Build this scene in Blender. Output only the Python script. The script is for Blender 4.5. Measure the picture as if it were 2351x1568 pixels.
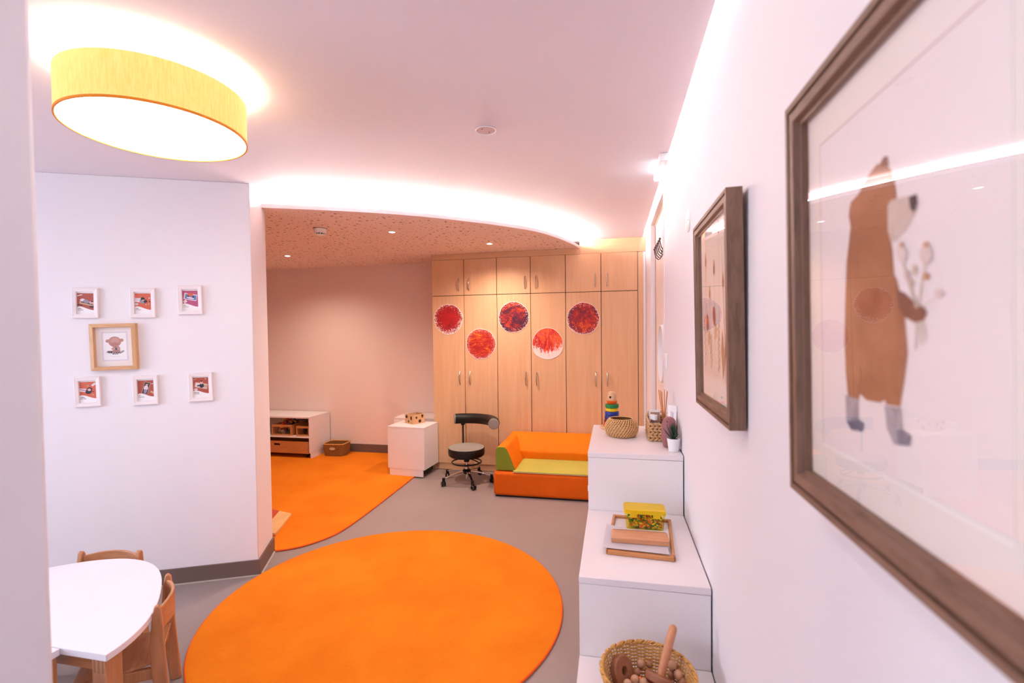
import bpy, bmesh, math, random
from math import sin, cos, pi, radians, hypot, sqrt, atan2
from mathutils import Vector, Matrix

for o in list(bpy.data.objects):
    bpy.data.objects.remove(o, do_unlink=True)
S = bpy.context.scene
COL = S.collection
random.seed(7)

# ------------------------------------------------------------------ camera
F, PITCH, ROLL, YAW, CY, CX = 1095.79, 0.02447, -0.01175, 0.20798, 789.6, 1177.22
CAM_H = 1.56
fw = Vector((-sin(YAW) * cos(PITCH), cos(YAW) * cos(PITCH), -sin(PITCH)))
r0 = Vector((cos(YAW), sin(YAW), 0)); u0 = r0.cross(fw)
rt = cos(ROLL) * r0 + sin(ROLL) * u0
up = -sin(ROLL) * r0 + cos(ROLL) * u0
cam_data = bpy.data.cameras.new('camera'); cam = bpy.data.objects.new('camera', cam_data)
COL.objects.link(cam); S.camera = cam
M = Matrix(((rt.x, up.x, -fw.x, 0), (rt.y, up.y, -fw.y, 0), (rt.z, up.z, -fw.z, CAM_H), (0, 0, 0, 1)))
cam.matrix_world = M
cam_data.sensor_width = 36.0; cam_data.lens = F * 36 / 2351
cam_data.shift_x = -(CX - 1175.5) / 2351; cam_data.shift_y = (CY - 784) / 2351
cam_data.clip_start = 0.02
cam_data.dof.use_dof = True; cam_data.dof.focus_distance = 3.3; cam_data.dof.aperture_fstop = 2.6

def pray(px, py):
    return (px - CX) / F * rt - (py - CY) / F * up + fw
def on_z(px, py, z):
    d = pray(px, py); t = (z - CAM_H) / d.z; return Vector((0, 0, CAM_H)) + d * t
def on_x(px, py, x):
    d = pray(px, py); t = x / d.x; return Vector((0, 0, CAM_H)) + d * t

# ------------------------------------------------------------------ world + exposure
S.view_settings.view_transform = 'Standard'; S.view_settings.look = 'None'
S.view_settings.gamma = 1.0; S.view_settings.use_curve_mapping = False
S.view_settings.exposure = 0.57
W = bpy.data.worlds.new('daylight'); S.world = W; W.use_nodes = True
bg = W.node_tree.nodes['Background']
bg.inputs[0].default_value = (0.76, 0.83, 1.0, 1); bg.inputs[1].default_value = 8.0
# sampling portal in the window opening
pl = bpy.data.lights.new('window_portal', 'AREA'); pl.shape = 'RECTANGLE'; pl.size = 2.8; pl.size_y = 1.6
pl.cycles.is_portal = True
po = bpy.data.objects.new('window_portal', pl); COL.objects.link(po)
po.location = (-5.02, -0.8, 1.5); po.rotation_euler = (0, radians(-90), radians(0)); pl.size, pl.size_y = 1.6, 2.8

LED_COVE, LED_SLOT, LAMP_DOWN, LAMP_UP, SPOT_W, EXIT_E, ROOM_DL = 210.0, 11.0, 9.0, 4.2, 58.0, 3.0, 105.0

# ------------------------------------------------------------------ materials
MATS = {}
def node_mat(name):
    m = bpy.data.materials.new(name); m.use_nodes = True
    nt = m.node_tree; b = nt.nodes['Principled BSDF']; MATS[name] = m
    return m, nt, b
def lin(c):
    return tuple(((v / 255) / 12.92 if v / 255 <= 0.04045 else ((v / 255 + 0.055) / 1.055) ** 2.4) for v in c) + (1,)
def N(nt, t, **k):
    n = nt.nodes.new(t)
    for a, v in k.items(): setattr(n, a, v)
    return n
def coords(nt, scale=(1, 1, 1), kind='Object', rot=(0, 0, 0)):
    t = N(nt, 'ShaderNodeTexCoord'); m = N(nt, 'ShaderNodeMapping')
    m.inputs['Scale'].default_value = scale; m.inputs['Rotation'].default_value = rot
    nt.links.new(t.outputs[kind], m.inputs[0]); return m.outputs[0]
def ramp(nt, fac, stops, interp='LINEAR'):
    r = N(nt, 'ShaderNodeValToRGB'); cr = r.color_ramp; cr.interpolation = interp
    while len(cr.elements) < len(stops): cr.elements.new(0.5)
    for e, (p, c) in zip(cr.elements, stops): e.position = p; e.color = c
    nt.links.new(fac, r.inputs[0]); return r.outputs[0]
def bump(nt, b, h, strength=0.2, dist=0.01):
    n = N(nt, 'ShaderNodeBump'); n.inputs['Strength'].default_value = strength; n.inputs['Distance'].default_value = dist
    nt.links.new(h, n.inputs['Height']); nt.links.new(n.outputs[0], b.inputs['Normal'])
def noise(nt, vec, scale=5, detail=4, rough=0.5, dist=0):
    n = N(nt, 'ShaderNodeTexNoise'); n.inputs['Scale'].default_value = scale; n.inputs['Detail'].default_value = detail
    n.inputs['Roughness'].default_value = rough; n.inputs['Distortion'].default_value = dist
    nt.links.new(vec, n.inputs['Vector']); return n.outputs[0]
def plain(name, rgb, rough=0.5, metal=0.0, var=0.04, spec=0.5, sc=6):
    if name in MATS: return MATS[name]
    m, nt, b = node_mat(name); c = lin(rgb)
    v = coords(nt); f = noise(nt, v, sc, 3)
    lo = tuple(x * (1 - var) for x in c[:3]) + (1,); hi = tuple(min(1, x * (1 + var)) for x in c[:3]) + (1,)
    nt.links.new(ramp(nt, f, [(0.3, lo), (0.7, hi)]), b.inputs['Base Color'])
    b.inputs['Roughness'].default_value = rough; b.inputs['Metallic'].default_value = metal
    b.inputs['Specular IOR Level'].default_value = spec
    return m
def wood(name, a, c, axis='z', scale=9, rough=0.45, stretch=14, bmp=0.05):
    if name in MATS: return MATS[name]
    m, nt, b = node_mat(name)
    s = [scale * 1.6] * 3; s['xyz'.index(axis)] = scale * 1.6 / stretch
    v = coords(nt, tuple(s))
    f = noise(nt, v, 2.2, 6, 0.62, 0.6)
    nt.links.new(ramp(nt, f, [(0.28, lin(a)), (0.72, lin(c))]), b.inputs['Base Color'])
    b.inputs['Roughness'].default_value = rough
    bump(nt, b, f, bmp, 0.004); return m
def emit(name, col, strength):
    if name in MATS: return MATS[name]
    m, nt, b = node_mat(name)
    b.inputs['Base Color'].default_value = col + (1,)
    b.inputs['Emission Color'].default_value = col + (1,); b.inputs['Emission Strength'].default_value = strength
    return m
def fabric(name, rgb, rough=0.9, sc=350, var=0.12, big=0.06, bs=0.25):
    if name in MATS: return MATS[name]
    m, nt, b = node_mat(name); c = lin(rgb)
    v = coords(nt); f = noise(nt, v, sc, 2, 0.7); g = noise(nt, v, 3.0, 5)
    mx = N(nt, 'ShaderNodeMix'); mx.data_type = 'FLOAT'; mx.inputs[0].default_value = 0.5
    nt.links.new(f, mx.inputs[2]); nt.links.new(g, mx.inputs[3])
    k = var + big
    lo = tuple(x * (1 - k) for x in c[:3]) + (1,); hi = tuple(min(1, x * (1 + k)) for x in c[:3]) + (1,)
    nt.links.new(ramp(nt, mx.outputs[0], [(0.35, lo), (0.65, hi)]), b.inputs['Base Color'])
    b.inputs['Roughness'].default_value = rough; b.inputs['Specular IOR Level'].default_value = 0.2
    bump(nt, b, f, bs, 0.003); return m
def pane(name, tint=(1, 1, 1), ior=1.5, rough=0.0, clear=1.0):
    if name in MATS: return MATS[name]
    m = bpy.data.materials.new(name); m.use_nodes = True; nt = m.node_tree; MATS[name] = m
    for n in list(nt.nodes): nt.nodes.remove(n)
    out = N(nt, 'ShaderNodeOutputMaterial'); mix = N(nt, 'ShaderNodeMixShader')
    t = N(nt, 'ShaderNodeBsdfTransparent'); t.inputs[0].default_value = tint + (1,)
    g = N(nt, 'ShaderNodeBsdfGlossy'); g.inputs['Roughness'].default_value = rough
    f0 = ((ior - 1) / (ior + 1)) ** 2 * 1.7
    ge = N(nt, 'ShaderNodeNewGeometry'); dp = N(nt, 'ShaderNodeVectorMath', operation='DOT_PRODUCT')
    nt.links.new(ge.outputs['Incoming'], dp.inputs[0]); nt.links.new(ge.outputs['Normal'], dp.inputs[1])
    ab = N(nt, 'ShaderNodeMath', operation='ABSOLUTE'); nt.links.new(dp.outputs['Value'], ab.inputs[0])
    om = N(nt, 'ShaderNodeMath', operation='SUBTRACT'); om.inputs[0].default_value = 1.0; nt.links.new(ab.outputs[0], om.inputs[1])
    pw = N(nt, 'ShaderNodeMath', operation='POWER'); pw.inputs[1].default_value = 5.0; nt.links.new(om.outputs[0], pw.inputs[0])
    fr = N(nt, 'ShaderNodeMath', operation='MULTIPLY_ADD'); fr.inputs[1].default_value = 1 - f0; fr.inputs[2].default_value = f0; nt.links.new(pw.outputs[0], fr.inputs[0])
    nt.links.new(fr.outputs[0], mix.inputs[0]); nt.links.new(t.outputs[0], mix.inputs[1]); nt.links.new(g.outputs[0], mix.inputs[2])
    nt.links.new(mix.outputs[0], out.inputs[0]); return m
def translucent(name, rgb, fac=0.5, rough=0.4, trans=0.4):
    if name in MATS: return MATS[name]
    m = bpy.data.materials.new(name); m.use_nodes = True; nt = m.node_tree; MATS[name] = m
    for n in list(nt.nodes): nt.nodes.remove(n)
    out = N(nt, 'ShaderNodeOutputMaterial'); mix = N(nt, 'ShaderNodeMixShader'); mix2 = N(nt, 'ShaderNodeMixShader')
    d = N(nt, 'ShaderNodeBsdfPrincipled'); d.inputs['Base Color'].default_value = lin(rgb); d.inputs['Roughness'].default_value = rough
    t = N(nt, 'ShaderNodeBsdfTranslucent'); t.inputs[0].default_value = lin(rgb)
    tr = N(nt, 'ShaderNodeBsdfTransparent'); tr.inputs[0].default_value = lin(rgb)
    mix.inputs[0].default_value = fac; mix2.inputs[0].default_value = trans
    nt.links.new(d.outputs[0], mix.inputs[1]); nt.links.new(t.outputs[0], mix.inputs[2])
    nt.links.new(mix.outputs[0], mix2.inputs[1]); nt.links.new(tr.outputs[0], mix2.inputs[2])
    nt.links.new(mix2.outputs[0], out.inputs[0]); return m

# wall paint, ceiling, floor
def wall_mat(name, rgb, bs=0.08):
    m, nt, b = node_mat(name); c = lin(rgb)
    v = coords(nt); f = noise(nt, v, 90, 3); g = noise(nt, v, 1.2, 4)
    lo = tuple(x * 0.985 for x in c[:3]) + (1,)
    nt.links.new(ramp(nt, g, [(0.35, lo), (0.65, c)]), b.inputs['Base Color'])
    b.inputs['Roughness'].default_value = 0.75; b.inputs['Specular IOR Level'].default_value = 0.25
    bump(nt, b, f, bs, 0.002); return m
WALL = wall_mat('wall_paint', (240, 235, 238))
CEIL = wall_mat('ceiling_paint', (240, 231, 236), 0.12)
NOOKW = wall_mat('nook_wall_paint', (242, 222, 213))

def floor_mat():
    m, nt, b = node_mat('grey_vinyl'); v = coords(nt)
    g = noise(nt, v, 0.9, 5); s = noise(nt, v, 60, 3, 0.7)
    sp = ramp(nt, s, [(0.66, (0, 0, 0, 1)), (0.74, (1, 1, 1, 1))])
    base = ramp(nt, g, [(0.3, lin((146, 132, 128))), (0.7, lin((158, 144, 140)))])
    mx = N(nt, 'ShaderNodeMix'); mx.data_type = 'RGBA'; mx.inputs[7].default_value = lin((160, 142, 130))
    ml = N(nt, 'ShaderNodeMath', operation='MULTIPLY'); ml.inputs[1].default_value = 0.25
    nt.links.new(sp, ml.inputs[0]); nt.links.new(ml.outputs[0], mx.inputs[0]); nt.links.new(base, mx.inputs[6])
    nt.links.new(mx.outputs[2], b.inputs['Base Color'])
    b.inputs['Roughness'].default_value = 0.38; b.inputs['Specular IOR Level'].default_value = 0.4
    return m
FLOOR = floor_mat()
def acoustic_mat():
    m, nt, b = node_mat('acoustic_board'); v = coords(nt)
    def dots(scale, r0, r1):
        vo = N(nt, 'ShaderNodeTexVoronoi'); vo.voronoi_dimensions = '2D'; vo.inputs['Scale'].default_value = scale
        nt.links.new(v, vo.inputs['Vector'])
        sep = N(nt, 'ShaderNodeSeparateColor'); nt.links.new(vo.outputs['Color'], sep.inputs[0])
        mr = N(nt, 'ShaderNodeMapRange'); mr.inputs[3].default_value = r0; mr.inputs[4].default_value = r1
        nt.links.new(sep.outputs[0], mr.inputs[0])
        lt = N(nt, 'ShaderNodeMath', operation='LESS_THAN'); nt.links.new(vo.outputs['Distance'], lt.inputs[0]); nt.links.new(mr.outputs[0], lt.inputs[1])
        return lt.outputs[0]
    a = dots(17, -0.06, 0.21); c = dots(27, -0.12, 0.17)
    mxx = N(nt, 'ShaderNodeMath', operation='MAXIMUM'); nt.links.new(a, mxx.inputs[0]); nt.links.new(c, mxx.inputs[1])
    col = ramp(nt, mxx.outputs[0], [(0.4, lin((243, 222, 212))), (0.6, lin((156, 118, 118)))])
    nt.links.new(col, b.inputs['Base Color']); b.inputs['Roughness'].default_value = 0.8
    return m
ACOUSTIC = acoustic_mat()
def rug_mat():
    m, nt, b = node_mat('orange_carpet'); v = coords(nt)
    f = noise(nt, v, 420, 2, 0.8); g = noise(nt, v, 2.2, 6, 0.6); sp = noise(nt, v, 55, 3, 0.75)
    base = ramp(nt, g, [(0.3, lin((232, 122, 22))), (0.7, lin((248, 142, 32)))])
    spm = ramp(nt, sp, [(0.26, (0.72, 0.72, 0.72, 1)), (0.34, (1, 1, 1, 1))])
    fm = ramp(nt, f, [(0.3, (0.86, 0.86, 0.86, 1)), (0.7, (1.0, 1.0, 1.0, 1))])
    a = N(nt, 'ShaderNodeMix'); a.data_type = 'RGBA'; a.blend_type = 'MULTIPLY'; a.inputs[0].default_value = 1
    c = N(nt, 'ShaderNodeMix'); c.data_type = 'RGBA'; c.blend_type = 'MULTIPLY'; c.inputs[0].default_value = 1
    nt.links.new(base, a.inputs[6]); nt.links.new(spm, a.inputs[7]); nt.links.new(a.outputs[2], c.inputs[6]); nt.links.new(fm, c.inputs[7])
    nt.links.new(c.outputs[2], b.inputs['Base Color']); b.inputs['Roughness'].default_value = 0.95; b.inputs['Specular IOR Level'].default_value = 0.1
    bump(nt, b, f, 0.4, 0.004); return m
RUG = rug_mat()
RUGEDGE = fabric('orange_binding', (232, 96, 36), sc=500)
BASEB = plain('taupe_skirting', (112, 92, 84), 0.5)
SEAL = plain('pale_sealant', (196, 180, 170), 0.6)
WHITE = plain('white_laminate', (244, 238, 238), 0.32, var=0.01)
WEDGE = plain('white_edge_band', (240, 232, 234), 0.35, var=0.01)
WPLAST = plain('white_plastic', (245, 243, 243), 0.3, var=0.01)
BIRCH = wood('birch_laminate', (215, 168, 126), (227, 184, 143), 'z', 7, 0.42, 16, 0.02)
BIRCHX = wood('birch_laminate_horizontal', (215, 168, 126), (227, 184, 143), 'x', 7, 0.42, 16, 0.02)
DARK = plain('dark_gap', (40, 28, 22), 0.8)
BEECH = wood('beech', (178, 118, 78), (206, 148, 104), 'z', 14, 0.4, 9)
BEECHX = wood('beech_x', (178, 118, 78), (206, 148, 104), 'x', 14, 0.4, 9)
BEECHL = wood('pale_beech', (214, 164, 118), (230, 184, 142), 'z', 16, 0.45, 6)
PINE = wood('honey_wood', (186, 120, 62), (206, 142, 82), 'x', 12, 0.45, 10)
BROWNW = wood('brown_frame_wood', (112, 82, 64), (146, 112, 92), 'z', 26, 0.6, 7, 0.25)
BROWNX = wood('brown_frame_wood_x', (112, 82, 64), (146, 112, 92), 'x', 26, 0.6, 7, 0.25)
OAK = wood('light_oak', (206, 158, 112), (226, 180, 134), 'z', 26, 0.5, 10)
OAKX = wood('light_oak_x', (206, 158, 112), (226, 180, 134), 'x', 26, 0.5, 10)
CHROME = plain('chrome', (220, 220, 224), 0.12, 1.0, 0.01)
STEEL = plain('brushed_steel', (186, 178, 168), 0.33, 1.0, 0.02)
BLACK = plain('black_plastic', (10, 9, 9), 0.35, 0, 0.05, 0.35)
BLEATH = plain('black_leather', (10, 8, 8), 0.45, 0, 0.1, 0.35)
GREYF = fabric('grey_upholstery', (150, 142, 132), 0.8, 300)
def creased(name, rgb, sc=7):
    m = fabric(name, rgb, 0.7, 260, 0.04, 0.06, 0.1); nt = m.node_tree; b = nt.nodes['Principled BSDF']
    for l in list(nt.links):
        if l.to_node == b and l.to_socket.name == 'Normal': nt.links.remove(l)
    v = coords(nt, (sc, sc, sc * .35), rot=(.3, .5, .2)); f = noise(nt, v, 2.2, 3, .5, 1.6)
    bump(nt, b, f, .55, .02); return m
ORANGE = creased('orange_sofa_fabric', (238, 126, 8))
ORANGE_SHADED = creased('shaded_orange_sofa_fabric', (214, 92, 2), 4)  # same orange fabric, base shade under the top light put into the colour
GREEN = fabric('green_sofa_fabric', (126, 138, 40), 0.75, 260, 0.05, 0.05, 0.1)
LIME = creased('lime_seat_fabric', (190, 184, 84), 8)
WICKER = wood('wicker', (194, 134, 60), (234, 182, 104), 'x', 30, 0.55, 3)
WICKERD = wood('dark_wicker', (128, 80, 26), (168, 112, 44), 'x', 30, 0.55, 3)
HYAC = wood('water_hyacinth', (176, 128, 80), (222, 178, 126), 'x', 40, 0.6, 4)
PAPER = plain('white_paper', (248, 244, 244), 0.7, var=0.01)
MATB = plain('cream_mat_board', (244, 234, 226), 0.8, var=0.01)
GLASS = pane('picture_glass', ior=1.56)
CLEAR = pane('clear_plastic', (0.93, 0.93, 0.95), 1.4, 0.05)
INK = plain('dark_ink', (52, 46, 60), 0.7)

# ------------------------------------------------------------------ mesh helpers
class MB:
    def __init__(s): s.v = []; s.f = []; s.m = []
    def add(s, vs, fs, mi=0):
        o = len(s.v); s.v += [tuple(v) for v in vs]
        for f in fs: s.f.append([i + o for i in f]); s.m.append(mi)
        return s
    def box(s, x0, x1, y0, y1, z0, z1, mi=0):
        return s.add([(x0, y0, z0), (x1, y0, z0), (x1, y1, z0), (x0, y1, z0), (x0, y0, z1), (x1, y0, z1), (x1, y1, z1), (x0, y1, z1)],
                     [(3, 2, 1, 0), (4, 5, 6, 7), (0, 1, 5, 4), (1, 2, 6, 5), (2, 3, 7, 6), (3, 0, 4, 7)], mi)
    def prism(s, poly, z0, z1, mi=0, top=None):
        n = len(poly); top = top or poly
        vs = [(x, y, z0) for x, y in poly] + [(x, y, z1) for x, y in top]
        a = sum(poly[i][0] * poly[(i + 1) % n][1] - poly[(i + 1) % n][0] * poly[i][1] for i in range(n))
        fs = [tuple(reversed(range(n))), tuple(range(n, 2 * n))] + [(i, (i + 1) % n, n + (i + 1) % n, n + i) for i in range(n)]
        if a < 0: fs = [tuple(reversed(f)) for f in fs]
        return s.add(vs, fs, mi)
    def extr(s, pts, d, mi=0):          # planar 3-D polygon pushed along d
        n = len(pts); d = Vector(d)
        vs = [Vector(p) for p in pts] + [Vector(p) + d for p in pts]
        return s.add(vs, [tuple(range(n)), tuple(reversed(range(n, 2 * n)))] + [(i + n, (i + 1) % n + n, (i + 1) % n, i) for i in range(n)], mi)
    def lathe(s, prof, n=32, c=(0, 0, 0), mi=0, mat=None):
        rows = []
        vs = []
        for r, z in prof:
            if r < 1e-6: rows.append([len(vs)]); vs.append(Vector((0, 0, z)))
            else:
                rows.append(list(range(len(vs), len(vs) + n)))
                vs += [Vector((r * cos(2 * pi * i / n), r * sin(2 * pi * i / n), z)) for i in range(n)]
        if mat is not None: vs = [mat @ v for v in vs]
        vs = [v + Vector(c) for v in vs]
        fs = []
        for a, b in zip(rows, rows[1:]):
            for i in range(n):
                j = (i + 1) % n
                if len(a) == 1 and len(b) == 1: continue
                if len(a) == 1: fs.append((a[0], b[j], b[i]))
                elif len(b) == 1: fs.append((a[i], a[j], b[0]))
                else: fs.append((a[i], a[j], b[j], b[i]))
        return s.add(vs, fs, mi)
    def ball(s, c, r, n=18, sc=(1, 1, 1), mi=0, mat=None):
        k = n // 2
        m = Matrix.Diagonal((sc[0], sc[1], sc[2])).to_3x3()
        if mat is not None: m = mat @ m
        return s.lathe([(r * sin(pi * i / k) if 0 < i < k else 0, -r * cos(pi * i / k)) for i in range(k + 1)], n, c, mi, m)
    def tube(s, pts, r, n=8, closed=False, mi=0, caps=True):
        pts = [Vector(p) for p in pts]; m = len(pts)
        rs = r if isinstance(r, (list, tuple)) else [r] * m
        vs = []; prev = None
        for i, p in enumerate(pts):
            if closed: t = pts[(i + 1) % m] - pts[i - 1]
            else: t = pts[min(i + 1, m - 1)] - pts[max(i - 1, 0)]
            t.normalize()
            if prev is None:
                a = Vector((0, 0, 1)) if abs(t.z) < 0.9 else Vector((1, 0, 0))
                u = t.cross(a).normalized()
            else:
                u = (prev - t * prev.dot(t)).normalized()
            prev = u; w = t.cross(u)
            for k in range(n):
                q = 2 * pi * k / n; vs.append(p + (u * cos(q) + w * sin(q)) * rs[i])
        fs = []
        for i in range(m if closed else m - 1):
            a = i * n; b = ((i + 1) % m) * n
            for k in range(n): fs.append((a + k, a + (k + 1) % n, b + (k + 1) % n, b + k))
        if not closed and caps:
            fs.append(tuple(reversed(range(n)))); fs.append(tuple(range((m - 1) * n, m * n)))
        return s.add(vs, fs, mi)
    def flat(s, poly, y, mi=0):        # x-z polygon facing -y, slightly thick
        a = sum(poly[i][0] * poly[(i + 1) % len(poly)][1] - poly[(i + 1) % len(poly)][0] * poly[i][1] for i in range(len(poly)))
        p = poly if a > 0 else poly[::-1]
        return s.add([(x, y, z) for x, z in p], [tuple(range(len(p)))], mi)
    def xf(s, mat):
        s.v = [tuple(mat @ Vector(v)) for v in s.v]; return s

def ell(cx, cz, rx, rz, n=18, rot=0):
    return [(cx + rx * cos(t) * cos(rot) - rz * sin(t) * sin(rot), cz + rx * cos(t) * sin(rot) + rz * sin(t) * cos(rot)) for t in [2 * pi * i / n for i in range(n)]]
def quad(x0, x1, z0, z1): return [(x0, z0), (x1, z0), (x1, z1), (x0, z1)]

def build(mb, name, mats, parent=None, bevel=0, seg=2, smooth=35, kind=None, loc=None):
    me = bpy.data.meshes.new(name); me.from_pydata(mb.v, [], mb.f)
    mats = mats if isinstance(mats, (list, tuple)) else [mats]
    for m in mats: me.materials.append(m)
    if len(mats) > 1: me.polygons.foreach_set('material_index', mb.m)
    me.update()
    if smooth:
        me.polygons.foreach_set('use_smooth', [True] * len(me.polygons)); me.set_sharp_from_angle(angle=radians(smooth))
    o = bpy.data.objects.new(name, me); COL.objects.link(o)
    if parent is not None: o.parent = parent
    if loc is not None: o.location = loc
    if bevel:
        b = o.modifiers.new('bevel', 'BEVEL'); b.width = bevel; b.segments = seg; b.limit_method = 'ANGLE'; b.angle_limit = radians(40)
    if kind: o['kind'] = kind
    return o
def tag(o, label, cat, group=None):
    o['label'] = label; o['category'] = cat
    if group: o['group'] = group
    return o
def thing(name, label, cat, loc=(0, 0, 0), rot=0, group=None, euler=None):
    o = bpy.data.objects.new(name, None); COL.objects.link(o); o.empty_display_size = 0.05
    o.location = loc; o.rotation_euler = euler or (0, 0, rot)
    return tag(o, label, cat, group)
def copy_tree(o, parent=None):
    c = o.copy(); COL.objects.link(c)
    if parent is not None: c.parent = parent
    for ch in list(o.children): copy_tree(ch, c)
    return c

# ------------------------------------------------------------------ room shell
ZL, ZU = 2.447, 2.534                    # dropped and main ceiling
XW = 0.333                               # right wall face
XC = 0.303                               # edge of the main ceiling (light slot beyond)
YB = 5.70                                # back wall
YD = 5.137                               # wardrobe door face
A = Vector((-2.276, 2.669)); dP = Vector((-0.906, -0.4226)).normalized(); nP = Vector((0.4226, -0.906)).normalized()
Bp = A - nP * 0.352
XL, YR = -5.0, -2.6

def struct(mb, name, mat, parent=None, bevel=0):
    o = build(mb, name, mat, parent, bevel)
    if parent is None: o['kind'] = 'structure'
    return o

struct(MB().box(XL - .12, 0.6, YR - .12, YB + .12, -0.06, 0), 'floor', FLOOR)
struct(MB().box(XL - .12, XC, YR - .12, YB + .12, ZU, ZU + 0.03), 'ceiling', CEIL)
struct(MB().box(0.25, 0.6, YR - .12, YB + .12, 2.60, 2.66), 'ceiling_slot_cover', CEIL)
DY0, DY1, DZ = 3.345, 4.421, 2.495
struct(MB().box(XW, 0.45, YR, DY0, 0, 2.60).box(XW, 0.45, DY1, YB, 0, 2.60).box(XW, 0.45, DY0, DY1, DZ, 2.60), 'wall_right', WALL)
struct(MB().box(XL, XW, YB, YB + .12, 0, ZU), 'wall_back', NOOKW)
WY0, WY1 = -2.2, 0.6
struct(MB().box(XL - .12, XL, YR, WY0, 0, ZU).box(XL - .12, XL, WY1, YB, 0, ZU).box(XL - .12, XL, WY0, WY1, 0, .7).box(XL - .12, XL, WY0, WY1, 2.3, ZU), 'wall_left', WALL)
struct(MB().box(XL, 0.45, YR - .12, YR, 0, 2.60), 'wall_rear', WALL)
w1 = struct(MB().box(XL - .1, XL - .02, WY0, WY0 + .06, .7, 2.3).box(XL - .1, XL - .02, WY1 - .06, WY1, .7, 2.3).box(XL - .1, XL - .02, WY0 + .06, WY1 - .06, .7, .76).box(XL - .1, XL - .02, WY0 + .06, WY1 - .06, 2.24, 2.3).box(XL - .1, XL - .02, -.83, -.77, .76, 2.24), 'window_1', WPLAST)
for ya, yb in ((WY0 + .06, -.83), (-.77, WY1 - .06)):
    build(MB().add([(XL - .06, ya, .76), (XL - .06, yb, .76), (XL - .06, yb, 2.24), (XL - .06, ya, 2.24)], [(0, 1, 2, 3)]), 'pane', pane('window_glass', ior=1.3), w1)
A2 = A + dP * 3.0; B2 = Bp + dP * 3.0
struct(MB().prism([tuple(A), tuple(Bp), tuple(B2), tuple(A2)], 0, ZU), 'wall_partition', WALL, bevel=0.004)
struct(MB().box(-1.45, -1.05, 0.42, 0.698, 0, ZU), 'wall_pier', WALL, bevel=0.012)

# skirting
def skirt(name, pts, h=0.098, t=0.012, n=None):
    mb = MB(); sl = MB()
    for (a, b, nn) in pts:
        a = Vector(a); b = Vector(b); nn = Vector(nn)
        q = [tuple(a), tuple(b), tuple(b + nn * t), tuple(a + nn * t)]
        mb.prism(q, 0.0, h)
        q2 = [tuple(a + nn * t), tuple(b + nn * t), tuple(b + nn * (t + .012)), tuple(a + nn * (t + .012))]
        sl.prism(q2, 0.0, 0.004)
    o = struct(mb, name, BASEB); build(sl, 'sealant_line', SEAL, o); return o
e = -dP
skirt('baseboard_partition', [(A2, A + e * 0.012, nP)])
skirt('baseboard_jamb', [(A, Bp, e)])
skirt('baseboard_back', [((XL, YB), (-2.05, YB), (0, -1))], h=0.115)
skirt('baseboard_right', [((XW, YR), (XW, DY0 - .06), (-1, 0)), ((XW, DY1 + .06), (XW, YD), (-1, 0))])

# dropped ceiling with curved rim and light cove
rim = [(-2.386, 2.911), (-1.934, 3.115), (-1.554, 3.33), (-1.299, 3.525), (-0.997, 3.795), (-0.885, 3.92), (-0.711, 4.118), (-0.593, 4.325), (-0.474, 4.637), (-0.391, 4.934), (-0.346, 5.15)]
def spline(P, k=6):
    out = []
    P = [Vector(p) for p in P]
    for i in range(len(P) - 1):
        p0 = P[max(i - 1, 0)]; p1 = P[i]; p2 = P[i + 1]; p3 = P[min(i + 2, len(P) - 1)]
        for j in range(k):
            t = j / k
            out.append(0.5 * ((2 * p1) + (p2 - p0) * t + (2 * p0 - 5 * p1 + 4 * p2 - p3) * t * t + (3 * p1 - p0 - 3 * p2 + p3) * t ** 3))
    out.append(P[-1]); return out
def smooth_curve(P, it=3):
    P = [Vector(p) for p in P]
    for _ in range(it):
        P = [P[0]] + [(P[i - 1] + 2 * P[i] + P[i + 1]) / 4 for i in range(1, len(P) - 1)] + [P[-1]]
    return P
rc = smooth_curve(spline(rim, 6), 8)
rc[0] = rc[0] + (rc[0] - rc[1]).normalized() * 0.02
def offset(P, d):
    out = []
    for i in range(len(P)):
        t = (P[min(i + 1, len(P) - 1)] - P[max(i - 1, 0)]).normalized()
        out.append(P[i] + Vector((-t.y, t.x)) * d)
    return out
poly = [tuple(p) for p in rc] + [(-2.017, 5.15), (-2.017, YB + .02), (XL, YB + .02), tuple(B2 + nP * 0.1), tuple(Bp + nP * 0.1)]
struct(MB().prism(poly, ZL, ZL + 0.014), 'ceiling_lower', ACOUSTIC)
def ribbon(P, z0, z1, th=0.004):
    Q = offset(P, th); mb = MB()
    n = len(P)
    vs = [(p.x, p.y, z0) for p in P] + [(p.x, p.y, z1) for p in P] + [(p.x, p.y, z0) for p in Q] + [(p.x, p.y, z1) for p in Q]
    fs = []
    for i in range(n - 1):
        fs += [(i, i + 1, n + i + 1, n + i), (2 * n + i + 1, 2 * n + i, 3 * n + i, 3 * n + i + 1), (n + i, n + i + 1, 3 * n + i + 1, 3 * n + i), (i + 1, i, 2 * n + i, 2 * n + i + 1)]
    fs += [(0, n, 3 * n, 2 * n), (n - 1, 3 * n - 1, 4 * n - 1, 2 * n - 1)]
    return mb.add(vs, fs)
struct(ribbon(offset(rc, -.002), ZL - 0.0012, ZL + 0.028, 0.012), 'trim_1', CEIL)           # rim lip
struct(ribbon(offset(rc, .0105), ZL - 0.0011, ZL, 0.055), 'trim_3', plain('plain_board_margin', (243, 222, 212), .8, var=.01))   # unperforated margin
struct(ribbon(offset(rc, 0.075), ZL + 0.014, ZU, 0.01), 'trim_2', CEIL)     # back of the light trough
led = build(ribbon(offset(rc, 0.055)[1:-1], ZL + 0.028, ZL + 0.052, 0.005), 'led_strip', emit('cove_led', (1.0, 0.86, 0.80), LED_COVE))
tag(led, 'warm white light strip hidden along the curved edge of the lowered ceiling', 'light strip')
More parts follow.
